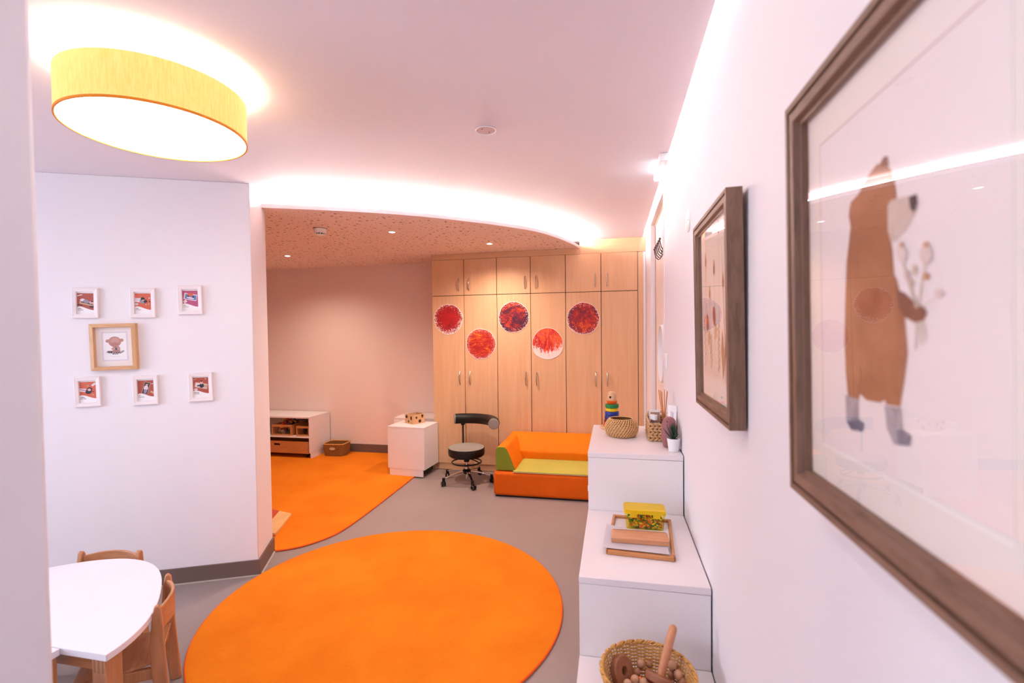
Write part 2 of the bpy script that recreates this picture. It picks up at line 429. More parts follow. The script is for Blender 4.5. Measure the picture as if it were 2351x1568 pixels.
led2 = build(MB().box(XC + .004, XW - .003, -1.5, 5.05, 2.592, 2.599), 'led_strip', emit('slot_led', (1.0, 0.92, 0.92), LED_SLOT))
tag(led2, 'white light strip in the ceiling slot along the picture wall', 'light strip')

# door in the right wall
d1 = struct(MB().box(0.372, 0.415, DY0 + .004, DY1 - .004, 0.005, DZ - .004), 'door_1', plain('cream_door', (240, 226, 216), 0.5, var=0.01))
build(MB().box(XW - .004, 0.372, DY1 - .004, DY1 + .05, 0, DZ + .05).box(XW - .004, 0.372, DY0 - .05, DY0 + .004, 0, DZ + .05).box(XW - .004, 0.372, DY0, DY1, DZ - .004, DZ + .05), 'door_frame', WALL, d1)
build(MB().box(0.366, 0.372, DY1 - .016, DY1 - .005, 0.01, DZ - .01).box(.366, .372, DY0, DY1, DZ - .016, DZ - .005), 'door_seal', plain('brown_door_seal', (206, 160, 130), 0.6), d1)

# ------------------------------------------------------------------ wardrobe
edges = [-2.017, -1.637, -1.258, -0.880, -0.500, -0.1246, 0.2519]
ZS = 1.980; ZT = 2.382; ZP = 0.080
names = ['birch wardrobe unit next to the white cabinet, leftmost of the three tall units',
         'birch wardrobe unit behind the orange sofa corner, middle of the three tall units',
         'birch wardrobe unit nearest the picture wall, rightmost of the three tall units']
def arc_handle(mb, z0, z1, out=0.03, r=0.0055):
    pts = []
    for i in range(13):
        t = i / 12; pts.append((0, -out * sin(pi * t) ** 0.8 if 0 < t < 1 else 0, z0 + (z1 - z0) * t))
    return mb.tube(pts, [r * (0.75 + 0.4 * sin(pi * i / 12)) for i in range(13)], 8)
hm_me = None
for k in range(3):
    x0, xm, x1 = edges[2 * k], edges[2 * k + 1], edges[2 * k + 2]
    w = thing('wardrobe', names[k], 'wardrobe', (x0, YD, 0), group='birch wardrobe units')
    build(MB().box(0.001, x1 - x0 - .001, 0.02, 0.52, ZP, ZT), 'body', BIRCH, w)
    build(MB().box(0.004, x1 - x0 - .002, 0.012, 0.50, 0.006, ZP - .002), 'plinth', BIRCHX, w)
    for (a, b, side) in ((x0, xm, 1), (xm, x1, -1)):
        for (z0, z1, hz0, hz1) in ((ZS + .003, ZT, 2.03, 2.17), (ZP, ZS - .003, 0.975, 1.125)):
            d = build(MB().box(a - x0 + .003, b - x0 - .003, 0, 0.018, z0, z1), 'door', BIRCH, w, bevel=0.0015, seg=1)
            hx = (b - x0 - 0.06) if side > 0 else (a - x0 + 0.06)
            h = build(arc_handle(MB(), hz0, hz1), 'handle', STEEL, d); h.location = (hx, 0, 0)
    build(MB().box(0.001, x1 - x0 - .001, 0.019, 0.0195, ZP, ZT), 'gap_shade_sheet', DARK, w)  # dark sheet behind the doors, shade of the gaps put into its colour
t = thing('wardrobe_fascia', 'birch fascia board above the wardrobe doors reaching up to the ceiling', 'fascia board', (0, YD, ZT + .003))
build(MB().box(-2.017, -0.346, 0.004, 0.022, 0, ZL - ZT - .004), 'low_board', BIRCHX, t)
build(MB().box(-0.344, 0.331, 0.004, 0.022, 0, ZU - ZT - .004), 'tall_board', BIRCHX, t)
t = build(MB().box(0, 0.052, 0.006, 0.03, 0, ZT - .006), 'filler_panel', BIRCH, loc=(0.2545, YD, 0.003)); tag(t, 'narrow birch filler strip between the wardrobe and the picture wall', 'filler panel')
t = build(MB().box(0, 0.023, 0, 0.03, 0, ZT), 'filler_panel', WALL, loc=(0.3075, YD + .004, 0.0)); tag(t, 'slim white filler strip beside the wardrobe at the door wall', 'filler panel')

# paintings on the wardrobe
def paint_mat(name, stops, scale, stretch, rot, dist, edge, seed, streak=None, blob=1.6):
    m, nt, b = node_mat(name)
    tc = N(nt, 'ShaderNodeTexCoord')
    mp = N(nt, 'ShaderNodeMapping'); mp.inputs['Location'].default_value = (seed, seed * 2, seed * 3); mp.inputs['Rotation'].default_value = (0, rot, 0); mp.inputs['Scale'].default_value = stretch
    nt.links.new(tc.outputs['Object'], mp.inputs[0])
    fa = noise(nt, mp.outputs[0], scale, 8, 0.72, dist); fb = noise(nt, mp.outputs[0], scale * 9, 5, 0.7, 0.3)
    fm = N(nt, 'ShaderNodeMath', operation='MULTIPLY_ADD'); nt.links.new(fb, fm.inputs[0]); fm.inputs[1].default_value = 0.55; nt.links.new(fa, fm.inputs[2])
    fs_ = N(nt, 'ShaderNodeMath', operation='SUBTRACT'); nt.links.new(fm.outputs[0], fs_.inputs[0]); fs_.inputs[1].default_value = 0.275
    f = fs_.outputs[0]
    col = ramp(nt, f, stops)
    ln = N(nt, 'ShaderNodeVectorMath', operation='LENGTH'); nt.links.new(tc.outputs['Object'], ln.inputs[0])
    f2 = noise(nt, mp.outputs[0], 85, 5, 0.75)
    ad = N(nt, 'ShaderNodeMath', operation='MULTIPLY_ADD'); nt.links.new(ln.outputs['Value'], ad.inputs[0]); ad.inputs[1].default_value = 5.0
    fx = N(nt, 'ShaderNodeMath', operation='MULTIPLY'); fx.inputs[1].default_value = 2.4; nt.links.new(f2, fx.inputs[0]); nt.links.new(fx.outputs[0], ad.inputs[2])
    last = ad.outputs[0]
    if streak is not None:
        sp = N(nt, 'ShaderNodeSeparateXYZ'); nt.links.new(tc.outputs['Object'], sp.inputs[0])
        mm = N(nt, 'ShaderNodeMath', operation='MULTIPLY_ADD'); nt.links.new(sp.outputs[2], mm.inputs[0]); mm.inputs[1].default_value = streak; nt.links.new(last, mm.inputs[2])
        f3 = noise(nt, mp.outputs[0], 14, 4, 0.6)
        m3 = N(nt, 'ShaderNodeMath', operation='MULTIPLY_ADD'); nt.links.new(f3, m3.inputs[0]); m3.inputs[1].default_value = blob; nt.links.new(mm.outputs[0], m3.inputs[2])
        last = m3.outputs[0]
    mk = ramp(nt, last, [(0.0, (0, 0, 0, 1)), (1.0, (1, 1, 1, 1))])
    mr = N(nt, 'ShaderNodeMapRange'); mr.inputs[1].default_value = edge; mr.inputs[2].default_value = edge + 0.06
    nt.links.new(last, mr.inputs[0])
    mx = N(nt, 'ShaderNodeMix'); mx.data_type = 'RGBA'; mx.inputs[7].default_value = lin((248, 228, 224))
    nt.links.new(mr.outputs[0], mx.inputs[0]); nt.links.new(col, mx.inputs[6]); nt.links.new(mx.outputs[2], b.inputs['Base Color'])
    b.inputs['Roughness'].default_value = 0.5; bump(nt, b, f, 0.25, 0.003); return m
L = lin
paints = [
    (-1.824, 1.715, paint_mat('red_paint', [(0.3, L((130, 4, 10))), (0.55, L((172, 6, 14))), (0.8, L((196, 20, 26)))], 9, (1, 1, 1), 0, 0.4, 2.06, 1.3, -0.7, 0.1), 'round painting of solid bright red with speckled white rim, first in the row'),
    (-1.447, 1.435, paint_mat('amber_paint', [(0.25, L((120, 10, 10))), (0.47, L((176, 22, 10))), (0.58, L((206, 66, 14))), (0.66, L((246, 176, 30))), (0.72, L((170, 30, 16)))], 7, (1, 1, 2.6), 0.35, 1.4, 2.10, 4.1), 'round painting of red and orange sweeps with yellow swirls, lower left'),
    (-1.07, 1.726, paint_mat('dark_paint', [(0.30, L((34, 10, 52))), (0.46, L((72, 8, 46))), (0.54, L((140, 10, 20))), (0.66, L((216, 76, 18))), (0.76, L((60, 12, 50)))], 8, (1, 1, 1.6), -0.5, 0.9, 2.12, 7.7), 'round painting of dark purple, crimson and orange, topmost in the middle'),
    (-0.699, 1.432, paint_mat('streak_paint', [(0.3, L((140, 12, 34))), (0.45, L((206, 20, 30))), (0.56, L((232, 110, 24))), (0.68, L((190, 20, 110))), (0.8, L((210, 40, 40)))], 8, (2.4, 1, 0.7), 0.3, 0.7, 2.78, 2.9, -4.2), 'round painting of red and magenta streaks running down to white, lower right'),
    (-0.314, 1.698, paint_mat('ember_paint', [(0.30, L((54, 12, 60))), (0.45, L((120, 10, 24))), (0.55, L((172, 20, 18))), (0.66, L((230, 100, 20))), (0.8, L((110, 14, 34)))], 9, (1, 1, 1), 0.2, 1.1, 2.14, 9.3), 'round painting of mottled crimson, orange and violet, last in the row'),
]
for i, (x, z, m, lb) in enumerate(paints):
    rs = [0.171 * (1 + 0.012 * sin(3 * q + i) + 0.010 * sin(7 * q + 2 * i)) for q in [2 * pi * k / 64 for k in range(64)]]
    pl2 = [(rs[k] * cos(2 * pi * k / 64), rs[k] * sin(2 * pi * k / 64)) for k in range(64)]
    t = thing('round_painting', lb, 'painting', (x, YD - .001, z), group='round paintings on the wardrobe doors')
    build(MB().extr([(a, 0, b) for a, b in pl2], (0, -0.003, 0)), 'paper', PAPER, t, smooth=0)
    build(MB().flat([(a * .975, b * .975) for a, b in pl2], -0.0034), 'paint_layer', m, t, smooth=0)

# ------------------------------------------------------------------ rugs
RC = Vector((-1.270, 2.519)); RR = 0.984
t = thing('round_rug', 'large round orange rug in the middle of the grey floor', 'rug', (RC.x, RC.y, 0))
circ = [(RR * cos(2 * pi * i / 128), RR * sin(2 * pi * i / 128)) for i in range(128)]
build(MB().prism(circ, 0.001, 0.013), 'pile', RUG, t, smooth=0)
build(MB().tube([(x, y, 0.0067) for x, y in circ], 0.0065, 8, True), 'binding', RUGEDGE, t)
r2 = [(-2.389, 2.97), (-2.296, 3.022), (-2.215, 3.11), (-2.14, 3.25), (-2.108, 3.40), (-2.1, 3.666), (-2.103, 3.97), (-2.112, 4.347), (-2.118, 4.60), (-2.125, 4.83)]
r2s = smooth_curve(spline(r2, 4), 3)
t = thing('nook_rug', 'orange fitted rug with a curved edge covering the play nook floor', 'rug', (0, 0, 0))
pp = [tuple(p) for p in r2s] + [(-2.14, 5.68), (XL + .02, 5.68), tuple(B2 - nP * .03 + dP * -.3), tuple(Bp + dP * .02 - nP * .03)]
build(MB().prism(pp, 0.001, 0.013), 'pile', RUG, t, smooth=0)
build(MB().tube([(p.x, p.y, .0067) for p in r2s], 0.0065, 8), 'binding', RUGEDGE, t)

# ------------------------------------------------------------------ step cabinets
SX0, SX1 = -0.130, 0.328
tiers = [('step_cabinet', 'tallest white step cabinet carrying the stacking toy and baskets', 2.420, 3.147, 0.950),
         ('step_cabinet', 'middle white step cabinet carrying the wooden tray and yellow box', 1.746, 2.418, 0.659),
         ('step_cabinet', 'lowest white step cabinet carrying the round wicker basket', 1.02, 1.744, 0.366)]
for nme, lb, y0, y1, z in tiers:
    t = thing(nme, lb, 'cabinet', (SX0, y0, 0), group='white step cabinets along the picture wall')
    w = SX1 - SX0; d = y1 - y0
    build(MB().box(0.001, w - .001, 0.001, d, 0.03, z - 0.0265), 'body', WHITE, t, bevel=0.001, seg=1)
    build(MB().box(0, w, 0, d, z - 0.025, z), 'top_board', WEDGE, t, bevel=0.0015, seg=1)
    build(MB().box(0.02, w - .02, 0.02, d - .01, 0.0, 0.03), 'plinth', WEDGE, t)
    if z > .9:
        build(MB().tube([(-.0035, .10 + .013 * cos(q), .735 + .013 * sin(q)) for q in [2 * pi * i / 20 for i in range(20)]], 0.0028, 8, True), 'ring_handle', WPLAST, t)

# ------------------------------------------------------------------ nook furniture
# low shelf with bins
SXR, SXL, SYF, SYB, SZ = -3.700, -4.86, 5.262, 5.684, 0.534
g0 = 0.0135
t = thing('toy_shelf', 'low white open shelf against the nook wall holding wooden bins', 'shelf', (SXR, SYF, g0))
wS = SXR - SXL; dS = SYB - SYF; hS = SZ - g0
build(MB().box(-wS, 0, -.002, dS, hS - .02, hS), 'top_board', WHITE, t, bevel=.001, seg=1)
build(MB().box(-.02, 0, 0, dS, .066, hS - .021), 'side_panel', WHITE, t, bevel=.001, seg=1)
build(MB().box(-wS, -wS + .02, 0, dS, .066, hS - .021), 'side_panel', WHITE, t)
build(MB().box(-.018, -.001, .02, dS, 0, .065), 'side_plinth', WHITE, t)
build(MB().box(-wS + .001, -wS + .018, .02, dS, 0, .065), 'side_plinth', WHITE, t)
build(MB().box(-wS + .02, -.02, 0, dS - .02, .255, .275), 'shelf_board', WHITE, t)
build(MB().box(-wS + .02, -.02, dS - .012, dS - .002, .07, hS - .021), 'back_panel', plain('shelf_back', (214, 196, 186), .6), t)
def bin_box(label, x0, x1, y0, y1, z0, h, clear=True):
    b = thing('toy_bin', label, 'bin', ((x0 + x1) / 2, y0, z0), group='wooden bins on the toy shelf')
    w = (x1 - x0) / 2; d = y1 - y0; th = .012
    build(MB().box(-w, -w + th, 0, d, 0, h), 'side', PINE, b); build(MB().box(w - th, w, 0, d, 0, h), 'side', PINE, b)
    build(MB().box(-w + th, w - th, d - th, d, 0, h), 'back', PINE, b); build(MB().box(-w + th, w - th, th, d - th, 0, .006), 'bottom', PINE, b)
    build(MB().box(-w + th, w - th, 0, th, h - .026, h), 'front_rail', PINE, b); build(MB().box(-w + th, w - th, 0, th, 0, .018), 'front_rail', PINE, b)
    build(MB().flat(quad(-w + th, w - th, .018, h - .026), .006), 'clear_front', pane('bin_window', (.85, .8, .75), 1.4), b)
    return b
zb = g0 + .276
bin_box('open wooden bin of colourful toys on the shelf, beside the wall opening', -4.25, -3.975, 5.27, 5.60, zb, .135)
bin_box('wooden bin with clear front and dark toys at the shelf end', -3.905, -3.728, 5.275, 5.60, zb, .125)
toycols = [(196, 30, 34), (226, 160, 40), (40, 40, 60), (214, 90, 90), (40, 70, 40), (220, 200, 180), (70, 50, 110), (180, 60, 20)]
tm = [plain('toy_col_%d' % i, c, .4) for i, c in enumerate(toycols)]
def pile(x0, x1, y0, y1, z0, z1, n, nm, lb, mats, size=.03):
    mb = MB()
    for i in range(n):
        c = Vector((random.uniform(x0, x1), random.uniform(y0, y1), random.uniform(z0, z1)))
        r = Matrix.Rotation(random.uniform(0, 6.28), 3, Vector((random.uniform(-1, 1), random.uniform(-1, 1), random.uniform(-1, 1))).normalized())
        b = MB().box(-size * random.uniform(.4, 1), size * random.uniform(.4, 1), -size * .5, size * .5, -size * .35, size * .35)
        mb.add([r @ Vector(v) + c for v in b.v], b.f, random.randrange(len(mats)))
    o = build(mb, nm, mats, kind='stuff', smooth=0); tag(o, lb, 'toys'); return o
pile(-4.20, -4.02, 5.32, 5.55, zb + .035, zb + .15, 60, 'mixed_toys', 'heap of small red, yellow and black toys filling the open bin', tm, .032)
pile(-3.86, -3.775, 5.33, 5.54, zb + .032, zb + .075, 24, 'dark_toys', 'heap of dark toys inside the clear fronted bin', [tm[2], BLACK, tm[6], DARK], .028)
# toy above bin : red doll lying on the heap
t = thing('toy_figure', 'small red toy figure lying on top of the full toy bin', 'toy', (-4.12, 5.44, zb + .168), .4)
build(MB().ball((0, 0, .015), .026, 14, (1.6, .9, .7)), 'body', tm[0], t); build(MB().ball((-.055, 0, .02), .02, 14), 'head', tm[1], t)
build(MB().tube([(.02, 0, .015), (.07, .02, .01)], .008, 8).tube([(.02, 0, .015), (.07, -.02, .01)], .008, 8), 'limbs', tm[2], t)
# rolling drawer
t = thing('rolling_crate', 'honey coloured finger jointed wooden crate on castors under the shelf', 'crate', (-3.735, 5.275, g0))
wc = .80; dc = .36; z0c, z1c = .055, .205
f = MB(); f.box(-wc, -.012, 0, .014, z0c, z1c - .058).box(-wc, -.012, 0, .014, z1c - .03, z1c).box(-wc, -.50, 0, .014, z1c - .058, z1c - .03).box(-.41, -.012, 0, .014, z1c - .058, z1c - .03)
build(f, 'front', PINE, t, bevel=.001, seg=1)
s = MB().box(-.012, 0, .014, dc, z0c, z1c)
build(s, 'side', PINE, t); build(MB().box(-wc - .012, -wc, .014, dc, z0c, z1c), 'side', PINE, t)
build(MB().box(-wc, -.012, dc - .012, dc, z0c, z1c), 'back', PINE, t); build(MB().box(-wc, -.012, .014, dc - .012, z0c, z0c + .008), 'bottom', PINE, t)
for k in range(8):
    fj = build(MB().box(-.0118, .0002, -.0006, .014, 0, .0095), 'finger_joint', OAKX, t); fj.location = (0, 0, z0c + .002 + k * .0188)
for x in (-.06, -wc + .06):
    for y in (.05, dc - .05):
        c = build(MB().box(-.03, .03, -.022, .022, .036, .054).lathe([(0, -.012), (.018, -.012), (.018, .012), (0, .012)], 16, (0, 0, .018), 0, Matrix.Rotation(pi / 2, 3, 'X')), 'castor', BLACK, t); c.location = (x, y, 0)

# wicker basket beside the shelf
def rect_loop(w, d, r, n=6):
    out = []
    for cx, cy, a0 in ((w - r, d - r, 0), (-w + r, d - r, pi / 2), (-w + r, -d + r, pi), (w - r, -d + r, 3 * pi / 2)):
        for i in range(n + 1):
            q = a0 + pi / 2 * i / n; out.append((cx + r * cos(q), cy + r * sin(q)))
    return out
def resample(P, m):
    P = [Vector(p) for p in P]; P2 = P + [P[0]]
    ls = [0]
    for a, b in zip(P2, P2[1:]): ls.append(ls[-1] + (b - a).length)
    out = []; j = 0
    for i in range(m):
        s = ls[-1] * i / m
        while ls[j + 1] < s: j += 1
        t_ = (s - ls[j]) / max(1e-9, ls[j + 1] - ls[j]); out.append(P2[j].lerp(P2[j + 1], t_))
    return out
def weave(loop_fn, h, rows, stakes, rr, amp, sub=4, skip=None):
    mb = MB()
    m = stakes * sub
    for k in range(rows):
        z = rr + (h - 2 * rr) * k / (rows - 1)
        P = loop_fn(z / h, m); pts = []
        for i in range(m):
            a = P[i - 1]; b = P[(i + 1) % m]; tt = (b - a).normalized(); nn = Vector((tt.y, -tt.x))
            ph = amp * cos(pi * i / sub + (pi if k % 2 else 0))
            q = P[i] + nn * ph; pts.append((q.x, q.y, z))
        if skip and skip[0] <= k <= skip[1]:
            continue
        mb.tube(pts, rr, 6, True)
    return mb
def stakes_mesh(loop_fn, h, stakes, r):
    mb = MB()
    for i in range(stakes):
        pts = []
        for k in range(5):
            P = loop_fn(k / 4, stakes); pts.append((P[i].x, P[i].y, h * k / 4))
        mb.tube(pts, r, 6)
    return mb
def lf2(u, m): return resample(rect_loop(.13 + .012 * u, .105 + .012 * u, .05), m)
t = thing('rectangular_basket', 'dark brown rectangular wicker basket on the rug beside the low shelf', 'basket', (-3.50, 5.525, g0), 0.06)
build(weave(lf2, .15, 22, 34, .0037, .0028), 'weave', WICKERD, t, kind='stuff')
build(stakes_mesh(lf2, .15, 34, .0028), 'stakes', WICKERD, t, kind='stuff')
build(MB().tube([(p.x, p.y, .152) for p in lf2(1, 60)], .007, 8, True), 'rim', WICKER, t)
build(MB().prism([tuple(p) for p in lf2(0, 40)], 0.001, .006), 'bottom', WICKERD, t)
build(MB().tube([(.035 * cos(q), -.121 + .0, .098 + .014 * sin(q)) for q in [2 * pi * i / 24 for i in range(24)]], .004, 8, True), 'handle_hole', plain('pale_lining', (206, 186, 160), .7), t)
build(MB().lathe([(0, 0), (.033, 0), (.033, .002), (0, .002)], 20, (0, 0, 0), 0, Matrix.Diagonal((1, 1, 1)).to_3x3()).xf(Matrix.Translation((0, -.1195, .098)) @ Matrix.Rotation(pi / 2, 4, 'X') @ Matrix.Diagonal((1, .38, 1, 1))), 'handle_lining', plain('pale_lining', (206, 186, 160), .7), t)

# white cabinets
def white_cabinet(label, loc, rot, w, d, h, side_plinth=True):
    t = thing('low_cabinet', label, 'cabinet', loc, rot, group='low white cabinets by the wardrobe')
    build(MB().box(.001, w - .001, 0.001, d, .075, h - .018), 'body', WHITE, t, bevel=.001, seg=1)
    build(MB().box(0, w, 0, d, h - .017, h), 'top_board', WEDGE, t, bevel=.001, seg=1)
    build(MB().box(.018, w - .022, .004, .02, 0, .074), 'plinth', WHITE, t)
    build(MB().box(.04, w - .06, .03, d - .02, 0, .074), 'base', BLACK, t)
    return t
white_cabinet('low white cabinet carrying the shape sorting box, beside the wardrobe', (-2.430, 4.808, 0.0135), radians(-4.5), .442, .345, .5355)
white_cabinet('low white cabinet standing behind the one with the sorting box', (-2.60, 5.315, .0135), 0, .56, .37, .5345)
# shape sorting box
t = thing('shape_sorter', 'wooden shape sorting box with cut out shapes on the low white cabinet', 'toy box', (-2.205, 5.035, 0.5492), radians(-31))
sb = .079; hb = .104
def shape_pts(kind, r):
    if kind == 'circle': return [(r * cos(2 * pi * i / 20), r * sin(2 * pi * i / 20)) for i in range(20)]
    if kind == 'star': return [((r if i % 2 == 0 else r * .48) * sin(pi * i / 5), (r if i % 2 == 0 else r * .48) * cos(pi * i / 5)) for i in range(10)]
    if kind == 'hex': return [(r * .9 * cos(2 * pi * i / 6 + .5), r * 1.25 * sin(2 * pi * i / 6 + .5)) for i in range(6)]
    return [(r * .9 * (1 - u) * s if False else x, z) for x, z in [(r * sin(2 * pi * i / 16) * (0.55 + .45 * (i > 4 and i < 12)), -r * cos(2 * pi * i / 16)) for i in range(16)]]
for nm_, ax in (('side_panel', 0), ('side_panel', 1), ('side_panel', 2), ('side_panel', 3)):
    R4 = Matrix.Rotation(ax * pi / 2, 4, 'Z')
    sp_ = build(MB().box(-sb + (0 if ax % 2 == 0 else .008), sb - (0 if ax % 2 == 0 else .008), -sb, -sb + .008, 0, hb).xf(R4), nm_, OAKX, t, bevel=.001, seg=1)
    for (kk, x, z) in ((('circle', -.045, .075), ('hex', .04, .066), ('star', -.01, .027)) if ax % 2 == 0 else (('star', -.035, .07), ('circle', .01, .028), ('drop', .045, .078))):
        pts = shape_pts(kk, .0185)
        hole = build(MB().extr([(x + a, -sb - .0006, z + b) for a, b in pts], (0, .004, 0)).xf(R4), 'shape_hole', DARK, sp_, smooth=0)
build(MB().box(-sb + .008, sb - .008, -sb + .008, sb - .008, 0.001, .008), 'bottom', DARK, t)
build(MB().box(-sb + .02, sb - .03, -sb + .02, sb - .02, .009, .06), 'inner_blocks', wood('dark_inner_wood', (90, 50, 20), (120, 70, 30), 'x'), t)

# board with red field on the rug
c0 = on_z(669, 1178, .035); c1 = on_z(631, 1226, .035); c2 = on_z(628, 1169.5, .035)
e1 = (c1 - c0).normalized(); e2 = (c2 - c0).normalized()
t = thing('play_board', 'pale wooden play board with a red field lying on the nook rug', 'play board', (c0.x, c0.y, .0145))
q = [(0, 0), tuple((e1 * .42).xy), tuple((e1 * .42 + e2 * .5).xy), tuple((e2 * .5).xy)]
inn = [tuple((e1 * .0 + e2 * .145).xy), tuple((e1 * .42 + e2 * .145).xy), tuple((e1 * .42 + e2 * .5).xy), tuple((e2 * .5).xy)]
build(MB().prism(q, 0, .02), 'board', wood('pale_board_wood', (226, 176, 112), (238, 194, 132), 'y', 9, .5, 6), t, bevel=.001, seg=1)
build(MB().prism(inn, .0203, .0212), 'red_field', plain('red_board_field', (200, 70, 24), .6), t)

# ------------------------------------------------------------------ stool
sc = Vector((-1.51, 4.75))
t = thing('swivel_stool', 'black swivel stool with grey seat and curved back on castors by the wardrobe', 'stool', (sc.x, sc.y, 0))
build(MB().lathe([(0, .277), (.17, .277), (.186, .290), (.190, .315), (.190, .358), (.186, .366), (0, .366)], 48), 'seat_body', BLEATH, t)
build(MB().lathe([(.1865, .3655), (.182, .371), (.15, .376), (0, .378)], 48), 'seat_pad', GREYF, t)
build(MB().lathe([(0, .215), (.028, .215), (.034, .25), (.06, .278), (0, .279)], 24), 'seat_mount', BLACK, t)
build(MB().lathe([(0, .15), (.0135, .15), (.0135, .235), (0, .235)], 20), 'gas_rod', CHROME, t)
build(MB().lathe([(0, .13), (.024, .13), (.024, .168), (.02, .172), (0, .172)], 24), 'column', CHROME, t)
build(MB().lathe([(0, .165), (.026, .165), (.026, .18), (0, .18)], 24), 'column_collar', BLACK, t)
build(MB().lathe([(0, .088), (.03, .09), (.046, .105), (.046, .125), (.03, .14), (0, .14)], 24), 'hub', BLACK, t)
build(MB().lathe([(0, .03), (.011, .03), (.011, .09), (0, .09)], 16), 'lower_tube', CHROME, t)
build(MB().tube([(.152 * cos(q), .152 * sin(q), .212) for q in [2 * pi * i / 48 for i in range(48)]], .0075, 10, True), 'foot_ring', BLACK, t)
build(MB().tube([(-.03, .02, .25), (-.09, .06, .235), (-.13, .08, .212)], .006, 8).tube([(.03, -.01, .25), (.09, -.02, .238), (.148, -.03, .213)], .006, 8), 'ring_struts', BLACK, t)
for k, (cx, cy) in enumerate([(-1.709, 4.548), (-1.376, 4.515), (-1.772, 4.85), (-1.452, 5.008), (-1.242, 4.76)]):
    a = atan2(cy - sc.y, cx - sc.x); dr = .265
    mb = MB()
    n = 9; vs = []
    for i in range(n):
        u = i / (n - 1); r = .03 + (dr - .03) * u; z = .122 - .012 * u - .028 * u * u; hw = .019 - .006 * u; th = .016 - .006 * u
        vs += [(r, -hw, z), (r, hw, z), (r, hw * .6, z - th), (r, -hw * .6, z - th)]
    fs = [(3, 2, 1, 0), ((n - 1) * 4, (n - 1) * 4 + 1, (n - 1) * 4 + 2, (n - 1) * 4 + 3)]
    for i in range(n - 1):
        for j in range(4): fs.append((i * 4 + j, i * 4 + (j + 1) % 4, i * 4 + 4 + (j + 1) % 4, i * 4 + 4 + j))
    mb.add(vs, fs); mb.xf(Matrix.Rotation(a, 4, 'Z'))
    arm = build(mb, 'star_leg', CHROME, t, bevel=.003)
    px, py = dr * cos(a), dr * sin(a)
    w = MB()
    ca = [2.2, -.45, 1.9, .3, 1.2][k]
    R3 = Matrix.Rotation(ca, 3, 'Z') @ Matrix.Rotation(pi / 2, 3, 'X')
    o3 = Matrix.Rotation(ca, 3, 'Z') @ Vector((.012, 0, 0))
    for sd in (-1, 1):
        off = Matrix.Rotation(ca, 3, 'Z') @ Vector((0, sd * .013, 0))
        w.lathe([(0, -.008), (.022, -.008), (.025, -.004), (.025, .004), (.022, .008), (0, .008)], 20, (o3 + off + Vector((0, 0, .0255))), 0, R3)
    cas = build(w, 'castor', BLACK, t); cas.location = (px, py, 0)
    hood = MB().lathe([(.016, .05), (.016, .088), (0, .09)], 14)
    hood.tube([(o3.x * (1 - .0), o3.y, .052), (0, 0, .058)], .013, 10)
    build(hood, 'castor_stem', BLACK, cas)
    rg = MB()
    for sd in (-1, 1):
        off = Matrix.Rotation(ca, 3, 'Z') @ Vector((0, sd * .0215, 0)) + o3
        rg.tube([R3 @ Vector((.019 * cos(q), .019 * sin(q), 0)) + off + Vector((0, 0, .0255)) for q in [2 * pi * i / 20 for i in range(20)]], .0016, 6, True)
    build(rg, 'castor_ring', plain('grey_castor_trim', (120, 116, 112), .4), cas)
bc = Vector((-1.535, 4.600)) - sc; BR_ = .355
arc = []
for i in range(25):
    q = radians(116 - 112 * i / 24); arc.append((bc.x + BR_ * cos(q), bc.y + BR_ * sin(q), .628 + .014 * i / 24))
build(MB().tube(arc, .055, 20, caps=False), 'backrest', BLEATH, t)
for i_, j_, nm_ in ((0, 1, 'l'), (-1, -2, 'r')):
    p = Vector(arc[i_]); d = (p - Vector(arc[j_])).normalized()
    rot = Vector((0, 0, 1)).rotation_difference(d).to_matrix()
    build(MB().lathe([(.0555, -.004), (.0555, .003), (.05, .008), (0, .010)], 28, p, 0, rot), 'end_cap', plain('grey_cap', (142, 134, 126), .45), t)
stp = Vector(arc[3])
build(MB().tube([(stp.x, stp.y, .585), (stp.x, stp.y, .36), (stp.x * .93, stp.y * .9, .285), (0, 0, .262)], .0115, 12), 'back_stem', plain('grey_stem', (70, 64, 62), .4, .6), t)
build(MB().lathe([(.02, .56), (.026, .585), (.03, .6)], 20, (stp.x, stp.y, 0)), 'stem_collar', BLACK, t)

# ------------------------------------------------------------------ sofa
t = thing('foam_sofa', 'low orange and green foam sofa with wedge arms in front of the wardrobe', 'sofa', (-1.128, 4.365, 0))
SW, SD = 1.32, .735
build(MB().box(0, SW, 0, SD, .012, .238), 'base', ORANGE_SHADED, t, bevel=.028, seg=3)
build(MB().box(.02, SW - .02, .02, SD - .02, 0, .014), 'underside', BLACK, t)
build(MB().box(.19, SW - .19, .012, .50, .239, .252), 'seat_pad', LIME, t, bevel=.006, seg=2)
build(MB().box(.195, SW - .195, .004, .018, .2385, .2395), 'seat_piping', plain('grey_piping', (196, 180, 170), .6), t)
def wedge(xs, y0, y1, zt, z0):
    return [(xs[0], z0), (xs[1], z0), (xs[2], zt - .03), (xs[2] - .03 * (1 if xs[1] > xs[0] else -1), zt), (xs[3] + .02 * (1 if xs[1] > xs[0] else -1), zt), (xs[0], zt - .03)]
def arm(xs, nm):
    prof = wedge(xs, 0, 0, .47, .241)
    o = build(MB().extr([(x, .045, z) for x, z in prof], (0, SD - .045, 0)), nm, ORANGE, t, bevel=.014, seg=3)
    g = [((x - xs[0]) * .98 + xs[0], z) for x, z in prof]
    build(MB().extr([(x, .036, z - .002 if z > .3 else z + .004) for x, z in g], (0, .012, 0)), 'arm_end_panel', GREEN, o, bevel=.004, seg=2)
    return o
arm((.02, .214, .135, .02), 'arm')
arm((SW - .02, SW - .214, SW - .135, SW - .02), 'arm')
